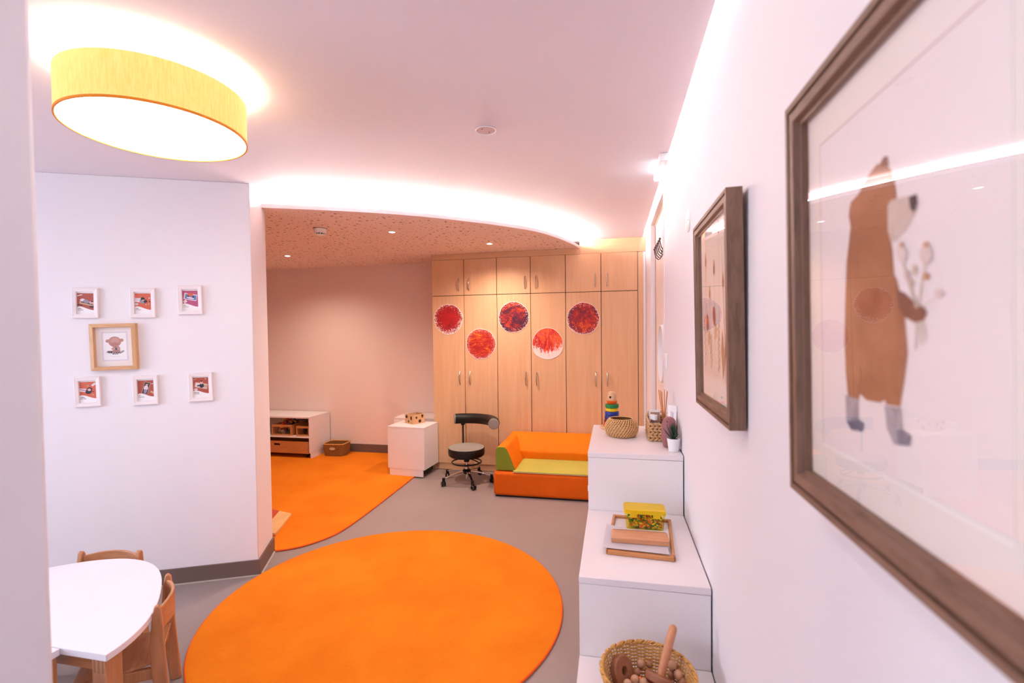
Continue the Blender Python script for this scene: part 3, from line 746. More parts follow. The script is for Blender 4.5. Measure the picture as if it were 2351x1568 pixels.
prof = [(SD, .241), (.47, .241), (.455, .33), (.58, .455), (.62, .482), (SD - .03, .484), (SD, .46)]
build(MB().extr([(.04, y, z) for y, z in prof][::-1], (SW - .08, 0, 0)), 'backrest', ORANGE, t, bevel=.014, seg=3)

# ------------------------------------------------------------------ lamp
LC = (-1.647, 1.485)
t = thing('drum_lamp', 'round yellow drum lamp glowing under the ceiling above the table', 'lamp', (LC[0], LC[1], 2.31))
def shade_mat():
    m, nt, b = node_mat('yellow_lamp_shade')
    v = coords(nt, (1, 1, .12)); f = noise(nt, v, 160, 3, .7)
    col = ramp(nt, f, [(0.3, (0.52, 0.395, 0.10, 1)), (0.7, (0.60, 0.475, 0.16, 1))])
    nt.links.new(col, b.inputs['Base Color']); b.inputs['Roughness'].default_value = .9
    nt.links.new(col, b.inputs['Emission Color']); b.inputs['Emission Strength'].default_value = 0.75
    return m
build(MB().lathe([(.2865, .004), (.2865, .152), (.2835, .152), (.2835, .004)], 96), 'shade', shade_mat(), t)
build(MB().lathe([(.288, 0), (.288, .008), (.2825, .008), (.2825, 0), (.288, 0)], 96), 'bottom_trim', plain('orange_lamp_trim', (242, 142, 20), .7), t)
build(MB().lathe([(0, .004), (.282, .004), (.282, .007), (0, .007)], 96), 'diffuser', emit('lamp_diffuser', (1.0, .93, .86), LAMP_DOWN), t)
build(MB().tube([(.0 + .026 * cos(q), -.188 + .026 * sin(q), .0032) for q in [2 * pi * i / 32 for i in range(32)]], .0011, 6, True), 'centre_cap', plain('lamp_cap', (230, 214, 205), .5), t)
build(MB().lathe([(0, .105), (.22, .105), (.22, .109), (0, .109)], 48), 'up_light_panel', emit('lamp_uplight', (1.0, .80, .70), LAMP_UP), t)
build(MB().lathe([(0, .109), (.03, .109), (.03, .205), (.06, .205), (.06, .2235), (0, .2235)], 24), 'ceiling_mount', WPLAST, t)

# ------------------------------------------------------------------ ceiling fittings
def downlight(x, y, lb):
    t = thing('downlight', lb, 'downlight', (x, y, ZL - .001), group='recessed downlights in the nook ceiling')
    build(MB().lathe([(.026, 0), (.036, 0), (.036, -.003), (.026, -.004), (.026, 0)], 28), 'trim_ring', WPLAST, t)
    build(MB().lathe([(0, -.0012), (.026, -.0012), (.026, -.002), (0, -.002)], 24), 'lens', emit('downlight_lens', (1.0, .93, .98), 14.0), t)
    l = bpy.data.lights.new('downlight_beam', 'SPOT'); l.energy = SPOT_W; l.spot_size = radians(150); l.spot_blend = 1.0; l.color = (1.0, .80, .67); l.shadow_soft_size = .025
    o = bpy.data.objects.new('downlight_beam', l); COL.objects.link(o); o.parent = t; o.location = (0, 0, -.012)
downlight(-3.567, 4.736, 'small bright downlight in the speckled ceiling, leftmost near the shelf')
downlight(-1.880, 3.873, 'small bright downlight in the speckled ceiling beside the smoke detector')
downlight(-1.202, 4.632, 'small bright downlight in the speckled ceiling in front of the wardrobe')
t = thing('smoke_detector', 'white round smoke detector on the speckled nook ceiling', 'smoke detector', (-2.40, 3.607, ZL))
build(MB().lathe([(0, 0), (.056, 0), (.056, -.004), (0, -.004)], 32), 'base', plain('grey_base', (130, 110, 108), .6), t)
build(MB().lathe([(.053, -.004), (.053, -.016), (.047, -.034), (.036, -.040)], 32), 'housing', WPLAST, t)
build(MB().lathe([(.034, -.036), (.034, -.047), (0, -.047)], 32), 'sensor_core', BLACK, t)
for k in range(10):
    q = 2 * pi * k / 10
    build(MB().box(-.003, .003, .033, .0365, -.05, -.037).xf(Matrix.Rotation(q, 4, 'Z')), 'vent_rib', WPLAST, t)
build(MB().lathe([(.037, -.048), (.037, -.052), (.03, -.055), (0, -.056)], 32), 'cap', WPLAST, t)
t = thing('ceiling_cover', 'round ceiling cover plate with a white rim above the orange rug', 'cover plate', (-.594, 2.244, ZU))
build(MB().lathe([(0, -.001), (.046, -.001), (.046, -.003), (0, -.003)], 40), 'plate', plain('pinkish_plate', (226, 206, 206), .5), t)
build(MB().tube([(.048 * cos(q), .048 * sin(q), -.0035) for q in [2 * pi * i / 40 for i in range(40)]], .0028, 8, True), 'rim', WPLAST, t)
build(MB().lathe([(0, -.003), (.004, -.003), (.004, -.006), (0, -.006)], 12, (.012, .022, 0)).lathe([(0, -.003), (.004, -.003), (.004, -.006), (0, -.006)], 12, (-.012, -.022, 0)), 'screws', plain('grey_screw', (150, 120, 120), .4), t)
# emergency light
t = thing('emergency_light', 'white emergency light box with hanging sign panel under the ceiling by the wall', 'emergency light', (.279, 2.755, ZU))
build(MB().box(-.026, .022, 0, .36, -.045, -.001), 'housing', WPLAST, t, bevel=.004)
build(MB().box(-.022, .018, .10, .355, -.0475, -.0455), 'diffuser', emit('exit_diffuser', (.74, .87, 1.0), EXIT_E), t)
build(MB().box(-.0275, -.0262, .10, .352, -.040, -.006), 'side_diffuser', emit('exit_side', (.70, .85, 1.0), EXIT_E * .8), t)
build(MB().box(.004, .008, .11, .345, -.17, -.0476), 'sign_panel', emit('exit_sign_panel', (.86, 1.0, .96), 1.0), t)
t = thing('ceiling_downlight', 'recessed round ceiling light opposite the large bear picture', 'downlight', (-.56, 1.215, ZU - .001))
build(MB().lathe([(.05, 0), (.06, 0), (.06, -.004), (.05, -.005), (.05, 0)], 32), 'trim_ring', WPLAST, t)
build(MB().lathe([(0, -.0012), (.05, -.0012), (.05, -.002), (0, -.002)], 32), 'lens', emit('room_downlight_lens', (1.0, .91, .90), ROOM_DL), t)
# round blank plate, switch
t = thing('wall_plate', 'round white blank cover plate on the wall left of the floral picture', 'cover plate', (XW - .0005, 2.268, 2.049), euler=(0, -pi / 2, 0))
build(MB().lathe([(0, 0), (.05, 0), (.05, .004), (.047, .006), (0, .006)], 40), 'plate', WPLAST, t)
build(MB().lathe([(0, .006), (.004, .006), (.003, .0075), (0, .0075)], 10, (.0, .03, 0)).lathe([(0, .006), (.004, .006), (.003, .0075), (0, .0075)], 10, (0, -.03, 0)), 'screws', plain('grey_screw', (150, 120, 120), .4), t)
t = thing('light_switch', 'small white light switch on the wall beside the door', 'light switch', (XW - .0005, 3.16, 1.367), euler=(0, 0, -pi / 2))
build(MB().box(-.03, .03, -.012, 0, -.047, .047), 'plate', WPLAST, t, bevel=.003)
build(MB().box(-.024, .024, -.016, -.012, -.04, .005), 'rocker', WPLAST, t, bevel=.001)
build(MB().box(-.024, .024, -.0155, -.012, .008, .04), 'rocker', WPLAST, t, bevel=.001)
# mirror and hooks on the door
t = thing('round_mirror', 'round mirror with a deep white rim on the cream door', 'mirror', (.372, 3.575, 1.394), euler=(0, -pi / 2, 0))
build(MB().lathe([(.19, 0), (.208, 0), (.212, .02), (.208, .042), (.2, .044), (.196, .03), (.19, .012), (.19, 0)], 64), 'rim', WPLAST, t)
build(MB().lathe([(0, .004), (.192, .004), (.192, .010), (0, .010)], 64), 'mirror_glass', plain('mirror', (236, 232, 232), .03, 1.0, .005), t)
t = thing('hook_rack', 'chrome coat hook rack hanging over the top of the cream door', 'hook rack', (.3715, 3.62, 2.16))
build(MB().box(-.003, 0, -.24, .24, 0, .028), 'rail', CHROME, t)
build(MB().box(-.003, 0, -.16, -.14, .0285, .325).box(-.003, 0, .14, .16, .0285, .325), 'door_strap', CHROME, t)
for k in range(6):
    h = build(MB().tube([(-.004, 0, .02), (-.006, 0, -.02), (-.014, 0, -.048), (-.03, 0, -.055), (-.048, 0, -.035), (-.056, 0, -.002), (-.058, 0, .02)], .0038, 8), 'hook', plain('dark_chrome', (90, 76, 80), .2, 1.0), t)
    h.location = (0, -.22 + k * .088, 0)
    bl = build(MB().ball((-.058, 0, .024), .0085, 12), 'hook_ball', plain('dark_chrome', (90, 76, 80), .2, 1.0), h)

# ------------------------------------------------------------------ framed pictures
def rails(parent, W_, H_, prof, mats, nm='frame_rail'):
    x0 = -W_ / 2
    def inset(u): return [(x0 + u, u), (x0 + W_ - u, u), (x0 + W_ - u, H_ - u), (x0 + u, H_ - u)]
    n = len(prof)
    for k in range(4):
        vs = []
        for (u, w) in prof:
            c = inset(u); vs.append((c[k][0], -w, c[k][1]))
        for (u, w) in prof:
            c = inset(u); j = (k + 1) % 4; vs.append((c[j][0], -w, c[j][1]))
        fs = [tuple(range(n)), tuple(reversed(range(n, 2 * n)))] + [((i + 1) % n, i, n + i, n + (i + 1) % n) for i in range(n)]
        build(MB().add(vs, fs), nm, mats[k % 2], parent, smooth=20)
OR1, OR2 = plain('photo_orange', (214, 98, 62), .6), plain('photo_rust', (176, 74, 52), .6)
SKIN = plain('photo_skin', (226, 172, 160), .6); HAIR = plain('photo_hair', (40, 26, 36), .6); GREYP = plain('photo_grey', (150, 140, 158), .6)
TAN = plain('photo_tan', (204, 164, 132), .6); PALE = plain('photo_pale', (232, 216, 222), .6); NAVY = plain('photo_navy', (30, 32, 50), .6); BLUEP = plain('photo_blue', (96, 126, 190), .6); MAG = plain('photo_magenta', (186, 80, 120), .6)
PMATS = [PAPER, OR1, OR2, SKIN, HAIR, GREYP, TAN, PALE, NAVY, BLUEP, MAG, INK]
sf_W, sf_H = .136, .180
sprof = [(0, 0), (0, .016), (.004, .018), (.023, .015), (.023, 0)]
WFRAME = plain('white_frame_wood', (240, 230, 230), .45, var=.02)
def photo_shapes(k):
    w, h0, h1 = .0440, .052, .149
    S_ = []
    bgc = [2, 1, 10, 1, 2, 2][k]
    wave = [(-w, .066)] + [(-w + 2 * w * i / 10, .060 + .012 * cos(pi * i / 10)) for i in range(1, 10)] + [(w, .049), (w, h1), (-w, h1)]
    S_.append((wave, bgc))
    def r(cx, cz, a, b, rot, m): S_.append(([(cx + x * cos(rot) - z * sin(rot), cz + x * sin(rot) + z * cos(rot)) for x, z in ((-a, -b), (a, -b), (a, b), (-a, b))], m))
    def e(cx, cz, a, b, m, rot=0): S_.append((ell(cx, cz, a, b, 16, rot), m))
    if k == 0:
        r(.004, .092, .036, .013, -.25, 6); r(.006, .096, .031, .009, -.25, 8); e(-.016, .108, .013, .009, 7); e(.002, .100, .016, .010, 5, -.3); e(.028, .094, .011, .009, 3); e(.032, .1, .007, .004, 4); r(-.032, .136, .015, .003, .25, 7); e(.03, .068, .012, .006, 4); r(-.03, .078, .014, .003, -.2, 4)
    if k == 1:
        r(-.022, .108, .022, .013, 0, 7); e(-.002, .102, .017, .016, 5); e(-.002, .116, .011, .010, 4); e(0, .106, .006, .005, 3); r(.012, .100, .009, .008, .5, 8); e(.033, .12, .004, .004, 7); e(.034, .10, .003, .004, 4); e(.03, .084, .005, .004, 6); e(.015, .08, .003, .003, 7); r(-.034, .083, .008, .006, 0, 7)
    if k == 2:
        r(.0, .110, .036, .020, -.2, 7); r(.002, .109, .031, .015, -.2, 9); r(0, .124, .016, .008, -.1, 1); e(-.012, .113, .006, .006, 4); e(.016, .110, .006, .006, 4); e(0, .103, .022, .006, 7, -.25); r(-.03, .082, .010, .008, .6, 7)
    if k == 3:
        r(-.028, .1, .017, .010, -.1, 7); r(-.022, .1, .02, .002, -.25, 10); e(.002, .09, .017, .014, 8, .4); e(.008, .104, .014, .012, 8); e(.006, .101, .009, .008, 3); e(0, .126, .006, .004, 6); r(.03, .132, .012, .006, .7, 7); e(.024, .07, .005, .004, 6); e(.026, .09, .005, .002, 4)
    if k == 4:
        r(.0, .102, .017, .038, -.28, 6); r(.0, .102, .0145, .035, -.28, 4); e(.006, .125, .007, .007, 3); e(.006, .131, .008, .005, 4); e(.0, .103, .012, .016, 7, -.2); e(-.004, .083, .009, .013, 5, -.2); e(-.008, .07, .004, .004, 9); r(.034, .075, .012, .006, -.5, 6); e(.034, .128, .004, .003, 7)
    if k == 5:
        r(.0, .098, .037, .017, -.22, 6); r(.0, .099, .033, .013, -.22, 7); e(.003, .098, .014, .014, 8); e(.003, .117, .008, .010, 3); e(.003, .126, .006, .004, 4); e(-.016, .099, .007, .005, 4, .4); r(.024, .094, .009, .010, -.22, 6); r(-.034, .139, .010, .002, .3, 6); e(.027, .14, .006, .004, 6); e(-.03, .077, .011, .006, 7)
    # caption: two rows of small dark lettering strokes
    random.seed(40 + k)
    x = -w + .003
    for _ in range([6, 5, 5, 7, 3, 10][k]):
        ww = random.uniform(.0016, .0028); S_.append((quad(x, x + ww, .0545, .0578), 11)); x += ww + .0009
    x = -w + .003
    for grp in (2, 2, 4):
        for _ in range(grp):
            S_.append((quad(x, x + .0020, .0465, .0494), 11)); x += .0028
        S_.append((quad(x, x + .0008, .0465, .0474), 11)); x += .0032
    return S_
def small_frame(s, z, k, label, tilt):
    p = A + dP * s + nP * 0.0005
    t = thing('framed_photo', label, 'picture frame', (p.x, p.y, z), group='small white photo frames on the partition wall', euler=(0.0, tilt, radians(25.0)))
    rails(t, sf_W, sf_H, sprof, (WFRAME, WFRAME))
    build(MB().box(-.046, .046, -.005, -.001, .022, sf_H - .022), 'print_paper', PAPER, t)
    mb = MB()
    for i, (pl_, m) in enumerate(photo_shapes(k)):
        mb.flat(pl_, -.0053 - .00012 * min(i, 14), m)
    build(mb, 'photo_print', PMATS, t, smooth=0)
    build(MB().flat(quad(-.046, .046, .022, sf_H - .022), -.009), 'glass', pane('matt_glass', ior=1.3), t)
lb = ['white photo frame with a rust coloured print, top left above the bear',
      'white photo frame with open top corners and a dark haired baby on orange, top middle',
      'white photo frame with a bluish glared print on magenta, top right near the corner',
      'white photo frame with dark clothed child on orange, bottom left',
      'white photo frame with a child lying in an upright wooden tray, bottom middle',
      'white photo frame with child in black in a tray, bottom right']
for k, (s, z) in enumerate([(.909, 1.675), (.608, 1.676), (.348, 1.695), (.909, 1.142), (.606, 1.140), (.302, 1.148)]):
    small_frame(s, z, k, lb[k], [0.01, 0, -.02, -.02, -.012, -.02][k])
# bear picture in the oak frame
p = A + dP * .760 + nP * .0005
t = thing('framed_bear_print', 'square light oak frame with a little bear print between the small photo frames', 'picture frame', (p.x, p.y, 1.36), euler=(0, -.02, radians(25)))
rails(t, .240, .280, [(0, 0), (0, .03), (.020, .034), (.022, .03), (.022, 0)], (OAKX, OAK))
build(MB().box(-.099, .099, -.008, -.002, .021, .259), 'mat_board', MATB, t)
build(MB().box(-.068, .068, -.0088, -.0082, .054, .232), 'mat_bevel', plain('grey_bevel', (226, 216, 226), .8), t)
BB, BD, BL2, BR2 = plain('bear_tan', (190, 130, 116), .7), plain('bear_shade', (178, 116, 102), .7), plain('bear_light', (202, 146, 132), .7), plain('berry_red', (110, 30, 36), .7)
mb = MB(); sh = [(quad(-.061, .061, .062, .224), 0)]
sh += [(ell(-.036, .176, .012, .010), 1), (ell(.036, .179, .011, .010), 1), (ell(0, .171, .034, .032), 1), (ell(.002, .178, .022, .018), 3), (ell(.0, .156, .02, .012), 2), (ell(.006, .128, .021, .020), 1), (ell(-.008, .128, .012, .007), 3), (ell(.018, .128, .010, .007), 3), (ell(.006, .112, .022, .010), 2), (ell(.006, .127, .006, .007), 5), (ell(.004, .139, .005, .002), 5), (ell(-.032, .110, .007, .007), 4), (ell(-.02, .111, .006, .006), 4)]
random.seed(3)
for i in range(46):
    sh.append((ell(-.044 + .088 * i / 45, .1 + .012 * (abs(i - 22) / 22) ** 2 + random.uniform(-.006, .006), random.uniform(.0015, .004), random.uniform(.001, .003), 8, random.uniform(0, 3)), 5))
for i in range(10): sh.append((quad(-.022 + .0045 * i, -.019 + .0045 * i, .080, .0815), 6))
for i, (pl_, m) in enumerate(sh): mb.flat(pl_, -.0090 - .00012 * min(i, 14), m)
build(mb, 'bear_print', [PAPER, BB, BD, BL2, BR2, INK, GREYP], t, smooth=0)
build(MB().flat(quad(-.099, .099, .021, .259), -.024), 'glass', GLASS, t)

# two large brown frames on the right wall
bprof = [(0, 0), (0, .040), (.010, .040), (.0105, .033), (.0145, .033), (.015, .039), (.030, .039), (.034, .030), (.040, .030), (.040, 0)]
def big_frame(yc, z0, H_, W_, label):
    t = thing('framed_picture', label, 'picture frame', (XW - .0045, yc, z0), euler=(.0150, 0, -pi / 2), group='large brown frames on the right wall')
    rails(t, W_, H_, bprof, (BROWNX, BROWNW))
    build(MB().box(-W_ / 2 + .038, W_ / 2 - .038, -.020, -.001, .038, H_ - .038), 'backing', MATB, t)
    build(MB().flat(quad(-W_ / 2 + .038, W_ / 2 - .038, .038, H_ - .038), -.028), 'glass', GLASS, t)
    return t
Y2 = 1.552; Z2 = 1.303; H2 = .617; W2 = .506
Y1 = .617; Z1 = 1.296
def loc2(px, py, yc, z0, x=.308):
    P = on_x(px, py, x); return (-(P.y - yc), P.z - z0)
tb = big_frame(Y1, Z1, .624, .512, 'large brown frame with a tall brown bear picture, nearest on the right wall')
mw = .256
mb = MB()
# mat opening edge
mo = [loc2(1897, 335, Y1, Z1), loc2(1905, 1022, Y1, Z1)]
xl = mo[0][0]; zt_ = mo[0][1]; zb_ = .094
build(MB().box(-xl * -1 if False else xl, -xl, -.0208, -.0201, zb_, zt_), 'print_sheet', plain('print_sheet', (243, 232, 230), .75, var=.008), tb)
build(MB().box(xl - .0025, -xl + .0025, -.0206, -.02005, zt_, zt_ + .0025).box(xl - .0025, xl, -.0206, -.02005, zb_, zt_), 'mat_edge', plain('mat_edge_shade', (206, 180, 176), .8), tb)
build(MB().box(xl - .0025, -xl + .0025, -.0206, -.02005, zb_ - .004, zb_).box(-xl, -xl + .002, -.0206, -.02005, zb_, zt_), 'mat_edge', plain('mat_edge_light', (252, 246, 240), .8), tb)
def watercolour(name, a, b_, sc=14):
    m, nt, b = node_mat(name); v = coords(nt); f = noise(nt, v, sc, 6, .6, .5)
    nt.links.new(ramp(nt, f, [(.3, lin(a)), (.7, lin(b_))]), b.inputs['Base Color']); b.inputs['Roughness'].default_value = .8; return m
WB = watercolour('bear_brown_wash', (150, 92, 60), (184, 124, 88)); WBD = watercolour('bear_dark_wash', (122, 76, 54), (150, 96, 70)); WC = watercolour('muzzle_wash', (206, 184, 170), (224, 206, 192)); WN = watercolour('nose_wash', (56, 50, 58), (84, 76, 84)); WS = watercolour('sock_wash', (150, 142, 150), (192, 184, 190), 60); WSD = watercolour('sock_toe_wash', (112, 106, 122), (136, 130, 146), 40); WFl = watercolour('flower_wash', (226, 200, 192), (238, 220, 212)); WFo = watercolour('flower_orange_wash', (206, 150, 112), (226, 184, 150)); WSt = watercolour('stem_wash', (214, 196, 170), (226, 212, 192))
bear = [([(1964, 477), (1968, 462), (1984, 446), (2008, 402), (2030, 375), (2050, 372), (2066, 392), (2073, 427), (2076, 465), (2060, 500), (2058, 540), (2063, 572), (2066, 630), (2072, 640), (2089, 723), (2095, 810), (2086, 872), (2075, 933), (2042, 928), (2040, 918), (2027, 924), (1996, 918), (1982, 904), (1977, 918), (1953, 909), (1949, 859), (1947, 785), (1950, 700), (1955, 600), (1966, 520), (1962, 495)], 0),
        ([(2046, 358), (2056, 356), (2058, 378), (2044, 382), (2038, 372)], 1),
        ([(2054, 470), (2062, 458), (2080, 453), (2105, 447), (2122, 447), (2124, 478), (2095, 528), (2072, 552), (2060, 556), (2053, 528)], 2),
        ([(2103, 451), (2122, 443), (2125, 463), (2116, 486), (2107, 478)], 3),
        ([(2072, 664), (2090, 672), (2112, 692), (2136, 705), (2142, 718), (2134, 734), (2112, 740), (2090, 727), (2076, 706)], 1),
        ([(1948, 906), (1977, 916), (1977, 962), (1990, 972), (1987, 990), (1960, 986), (1949, 968)], 4),
        ([(1950, 968), (1977, 962), (1990, 972), (1987, 991), (1960, 987)], 5),
        ([(2039, 930), (2077, 936), (2080, 984), (2100, 1001), (2096, 1022), (2060, 1020), (2044, 983)], 4),
        ([(2066, 988), (2080, 984), (2100, 1001), (2096, 1023), (2070, 1021)], 5)]
for (fx, fy, rx, ry, c) in ((2086, 580, 12, 22, 6), (2143, 582, 15, 24, 6), (2086, 560, 6, 6, 7), (2144, 560, 7, 7, 7), (2098, 630, 7, 12, 6), (2142, 633, 9, 9, 7), (2172, 672, 11, 9, 6), (2115, 618, 6, 12, 8), (2108, 648, 5, 10, 8)):
    bear.append(([(fx + rx * cos(2 * pi * i / 14), fy + ry * sin(2 * pi * i / 14)) for i in range(14)], c))
for (x0_, y0_, x1_, y1_) in ((2088, 600, 2118, 705), (2140, 604, 2122, 705), (2170, 680, 2128, 706), (2100, 640, 2120, 706), (2118, 738, 2114, 800), (2126, 736, 2130, 790), (2134, 734, 2140, 780)):
    bear.append(([(x0_ - 1.5, y0_), (x0_ + 1.5, y0_), (x1_ + 1.5, y1_), (x1_ - 1.5, y1_)], 8))
mb = MB()
for i, (pts, m) in enumerate(bear):
    mb.flat([loc2(a, b, Y1, Z1) for a, b in pts], -.0211 - .00008 * min(i, 12), m)
build(mb, 'bear_print', [WB, WBD, WC, WN, WS, WSD, WFl, WFo, WSt], tb, smooth=0)

t2 = big_frame(Y2, Z2, H2, W2, 'brown frame with a pale floral print, farther along the right wall')
build(MB().box(-.20, .20, -.0208, -.0201, .105, .565), 'print_sheet', plain('floral_sheet', (243, 226, 214), .75, var=.008), t2)
WL1 = watercolour('leaf_brown', (156, 104, 70), (184, 130, 92)); WL2 = watercolour('pod_tan', (196, 146, 104), (214, 168, 128)); WL3 = watercolour('berry_dark', (120, 52, 50), (146, 76, 66))
mb = MB(); fl = []
random.seed(11)
def stem(x0, z0, x1, z1, w=.0012): fl.append(([(x0 - w, z0), (x0 + w, z0), (x1 + w, z1), (x1 - w, z1)], 1))
for (x0, x1, z1, kind) in ((-.17, -.16, .30, 'spray'), (-.14, -.13, .47, 'pod'), (-.11, -.115, .28, 'leaf'), (-.08, -.07, .36, 'pod'), (-.05, -.06, .24, 'spray'), (-.02, -.01, .30, 'leaf'), (.01, 0, .43, 'pod'), (.04, .05, .27, 'spray'), (.06, .07, .54, 'pod'), (.1, .11, .24, 'blade'), (.13, .12, .38, 'pod'), (.16, .165, .26, 'blade'), (.18, .175, .34, 'leaf')):
    stem(x0, .115, x1, z1)
    if kind == 'pod':
        fl.append((ell(x1, z1 + .012, .012, .018), 0)); fl.append(([(x1 - .006, z1 + .022), (x1 + .006, z1 + .022), (x1 + .012, z1 + .044), (x1, z1 + .03), (x1 - .012, z1 + .044)], 1))
    if kind == 'leaf': fl.append((ell(x1, z1, .020, .030, 16, .2), 0)); fl.append((ell(x1 + .02, z1 - .05, .014, .026, 16, -.4), 1))
    if kind == 'spray':
        for i in range(14): fl.append((ell(x1 + (.008 if i % 2 else -.008), .14 + (z1 - .14) * i / 13, .004, .007, 10, .5 if i % 2 else -.5), 1 if i % 3 else 0))
    if kind == 'blade': fl.append(([(x0, .115), (x1 - .03, z1 - .04), (x1 - .012, z1 + .02), (x1 + .006, z1 - .04)], 0)); fl.append(([(x0, .115), (x1 + .012, z1 - .05), (x1 + .034, z1 + .01), (x1 + .034, z1 - .05)], 0))
for i, (pl_, m) in enumerate(fl): mb.flat(pl_, -.0211 - .00008 * (i % 12), m)
build(mb, 'floral_print', [WL1, WL2, WL3], t2, smooth=0)

# ------------------------------------------------------------------ objects on the tallest step cabinet
ZTOP = .950
t = thing('stacking_tower', 'wooden ring stacking toy with rainbow rings and rounded head', 'toy', (-.012, 3.045, ZTOP + .0005))
build(MB().lathe([(0, 0), (.072, 0), (.075, .004), (.075, .011), (.072, .015), (0, .015)], 40), 'base', BEECHL, t)
zc = .0155
rings = [((196, 24, 34), .054, .050, .024), ((96, 16, 38), .050, .046, .022), ((28, 44, 118), .046, .044, .024), ((34, 56, 146), .0435, .0435, .0225), ((240, 202, 24), .0375, .0375, .022), ((24, 128, 62), .042, .0425, .0245), ((232, 94, 20), .030, .034, .022)]
for i, (c, r0_, r1_, h) in enumerate(rings):
    build(MB().lathe([(0, zc), (r0_ - .003, zc), (r0_, zc + .003), (r1_, zc + h - .004), (r1_ - .003, zc + h - .0006), (0, zc + h - .0006)], 36), 'ring', plain('ring_paint_%d' % i, c, .3, var=.02), t); zc += h
hd = build(MB().lathe([(0, zc), (.030, zc), (.0305, zc + .004), (.0295, zc + .032), (.024, zc + .046), (.012, zc + .055), (0, zc + .057)], 36), 'head', BEECHL, t)
build(MB().ball((-.009, -.0282, zc + .022), .0075, 14, (1, .35, 1)), 'hole', DARK, hd)
# rattan bowl
t = thing('rattan_bowl', 'round coiled rattan bowl standing in front of the stacking toy', 'bowl', (.042, 2.838, ZTOP + .0005))
bp = []
for i in range(12):
    u = i / 11; z = .005 + .095 * u
    r = .060 + .031 * sin(pi * min(1, (u + .12) / 1.12) * .98) ** .8 if u < .98 else .062
    bp.append((r, z))
bp[-1] = (.064, .100)
mb = MB()
for i, (r, z) in enumerate(bp):
    mb.tube([(r * cos(q), r * sin(q), z) for q in [2 * pi * k / 64 for k in range(64)]], .0037, 7, True)
build(mb, 'coils', wood('bowl_rattan', (206, 154, 94), (228, 182, 124), 'z', 40), t, kind='stuff')
mb = MB()
for i in range(len(bp) - 1):
    (ra, za), (rb, zb2) = bp[i], bp[i + 1]
    for k in range(34):
        q = 2 * pi * (k + .35 * i) / 34; q2 = q + .05
        mb.tube([((ra + .0042) * cos(q), (ra + .0042) * sin(q), za), ((ra + rb) / 2 * cos(q + .025) + .0046 * cos(q), (ra + rb) / 2 * sin(q + .025) + .0046 * sin(q), (za + zb2) / 2), ((rb + .0042) * cos(q2), (rb + .0042) * sin(q2), zb2)], .0028, 6)
build(mb, 'wrapping', wood('pale_rattan', (214, 164, 104), (236, 192, 138), 'z', 40), t, kind='stuff')
build(MB().lathe([(0, .004), (.058, .004), (.084, .03), (.0875, .055), (.079, .08), (.062, .099)], 40), 'lining', wood('dark_rattan', (96, 54, 22), (132, 80, 40), 'x', 30), t)
# hyacinth basket
t = thing('seagrass_basket', 'rectangular braided seagrass basket holding bottles against the wall', 'basket', (.2480, 2.862, ZTOP + .0005))
hw, hd_, hh = .060, .150, .095
mb = MB()
rows = 6
for k in range(rows):
    z = .009 + (hh - .012) * k / (rows - 1)
    P = resample(rect_loop(hw - .004, hd_ - .004, .018), 34)
    for i in range(34):
        a = P[i]; b = P[(i + 1) % 34]; d = (b - a).normalized(); ang = atan2(d.y, d.x)
        tilt_ = (.42 if k % 2 else -.42)
        R3 = Matrix.Rotation(ang, 3, 'Z') @ Matrix.Rotation(tilt_, 3, 'Y')
        mb.ball((a.x, a.y, z), .0095, 8, (1.75, .62, .78), 0, R3)
build(mb, 'braids', HYAC, t, kind='stuff')
build(MB().box(-hw + .006, hw - .006, -hd_ + .006, hd_ - .006, .001, .004), 'bottom', WICKERD, t)
ml_ = MB()
for (x0, x1, y0, y1) in ((-hw + .005, -hw + .008, -hd_ + .006, hd_ - .006), (hw - .008, hw - .005, -hd_ + .006, hd_ - .006), (-hw + .008, hw - .008, -hd_ + .005, -hd_ + .008), (-hw + .008, hw - .008, hd_ - .008, hd_ - .005)): ml_.box(x0, x1, y0, y1, .004, hh - .006)
build(ml_, 'lining', wood('dark_rattan', (96, 54, 22), (132, 80, 40), 'x', 30), t)
hl = MB()
for sy in (1,):
    hl.tube([(-hw + .012, hd_ - .004, hh), (-hw + .02, hd_ - .004, hh + .022), (hw - .02, hd_ - .004, hh + .022), (hw - .012, hd_ - .004, hh)], .008, 8)
build(hl, 'handle', HYAC, t)
zb5 = ZTOP + .005
def bottle(x, y, r, h, neck, cap, label, nm='clear_bottle'):
    t = thing(nm, label, 'bottle', (x, y, zb5))
    build(MB().lathe([(0, 0), (r, 0), (r, h * .68), (r * .9, h * .76), (neck, h * .83), (neck, h)], 24), 'body', CLEAR, t)
    build(MB().lathe([(0, .002), (r * .93, .002), (r * .93, h * .45), (0, h * .45)], 24), 'contents', translucent('milky_fill', (226, 218, 222), .4, .4, .3), t)
    if cap: build(MB().lathe([(0, h - .004), (neck + .003, h - .004), (neck + .003, h + .022), (0, h + .022)], 24), 'cap', WPLAST, t)
bottle(.225, 2.765, .020, .11, .011, True, 'clear plastic bottle with white cap at the front of the seagrass basket')
bottle(.215, 2.815, .018, .105, .010, True, 'slimmer clear bottle with white cap behind the first in the basket')
t = thing('reed_diffuser', 'glass reed diffuser bottle with amber sticks in the seagrass basket', 'diffuser', (.277, 2.80, zb5))
build(MB().lathe([(0, 0), (.024, 0), (.026, .006), (.026, .085), (.014, .105), (.013, .135), (.022, .139), (.022, .142), (.012, .142)], 28), 'bottle', pane('diffuser_glass', (.97, .95, .95), 1.45), t)
build(MB().lathe([(0, .002), (.0235, .002), (.0235, .04), (0, .04)], 28), 'oil', translucent('diffuser_oil', (210, 150, 90), .4, .2, .5), t)
AMB = plain('amber_reed', (214, 134, 60), .5)
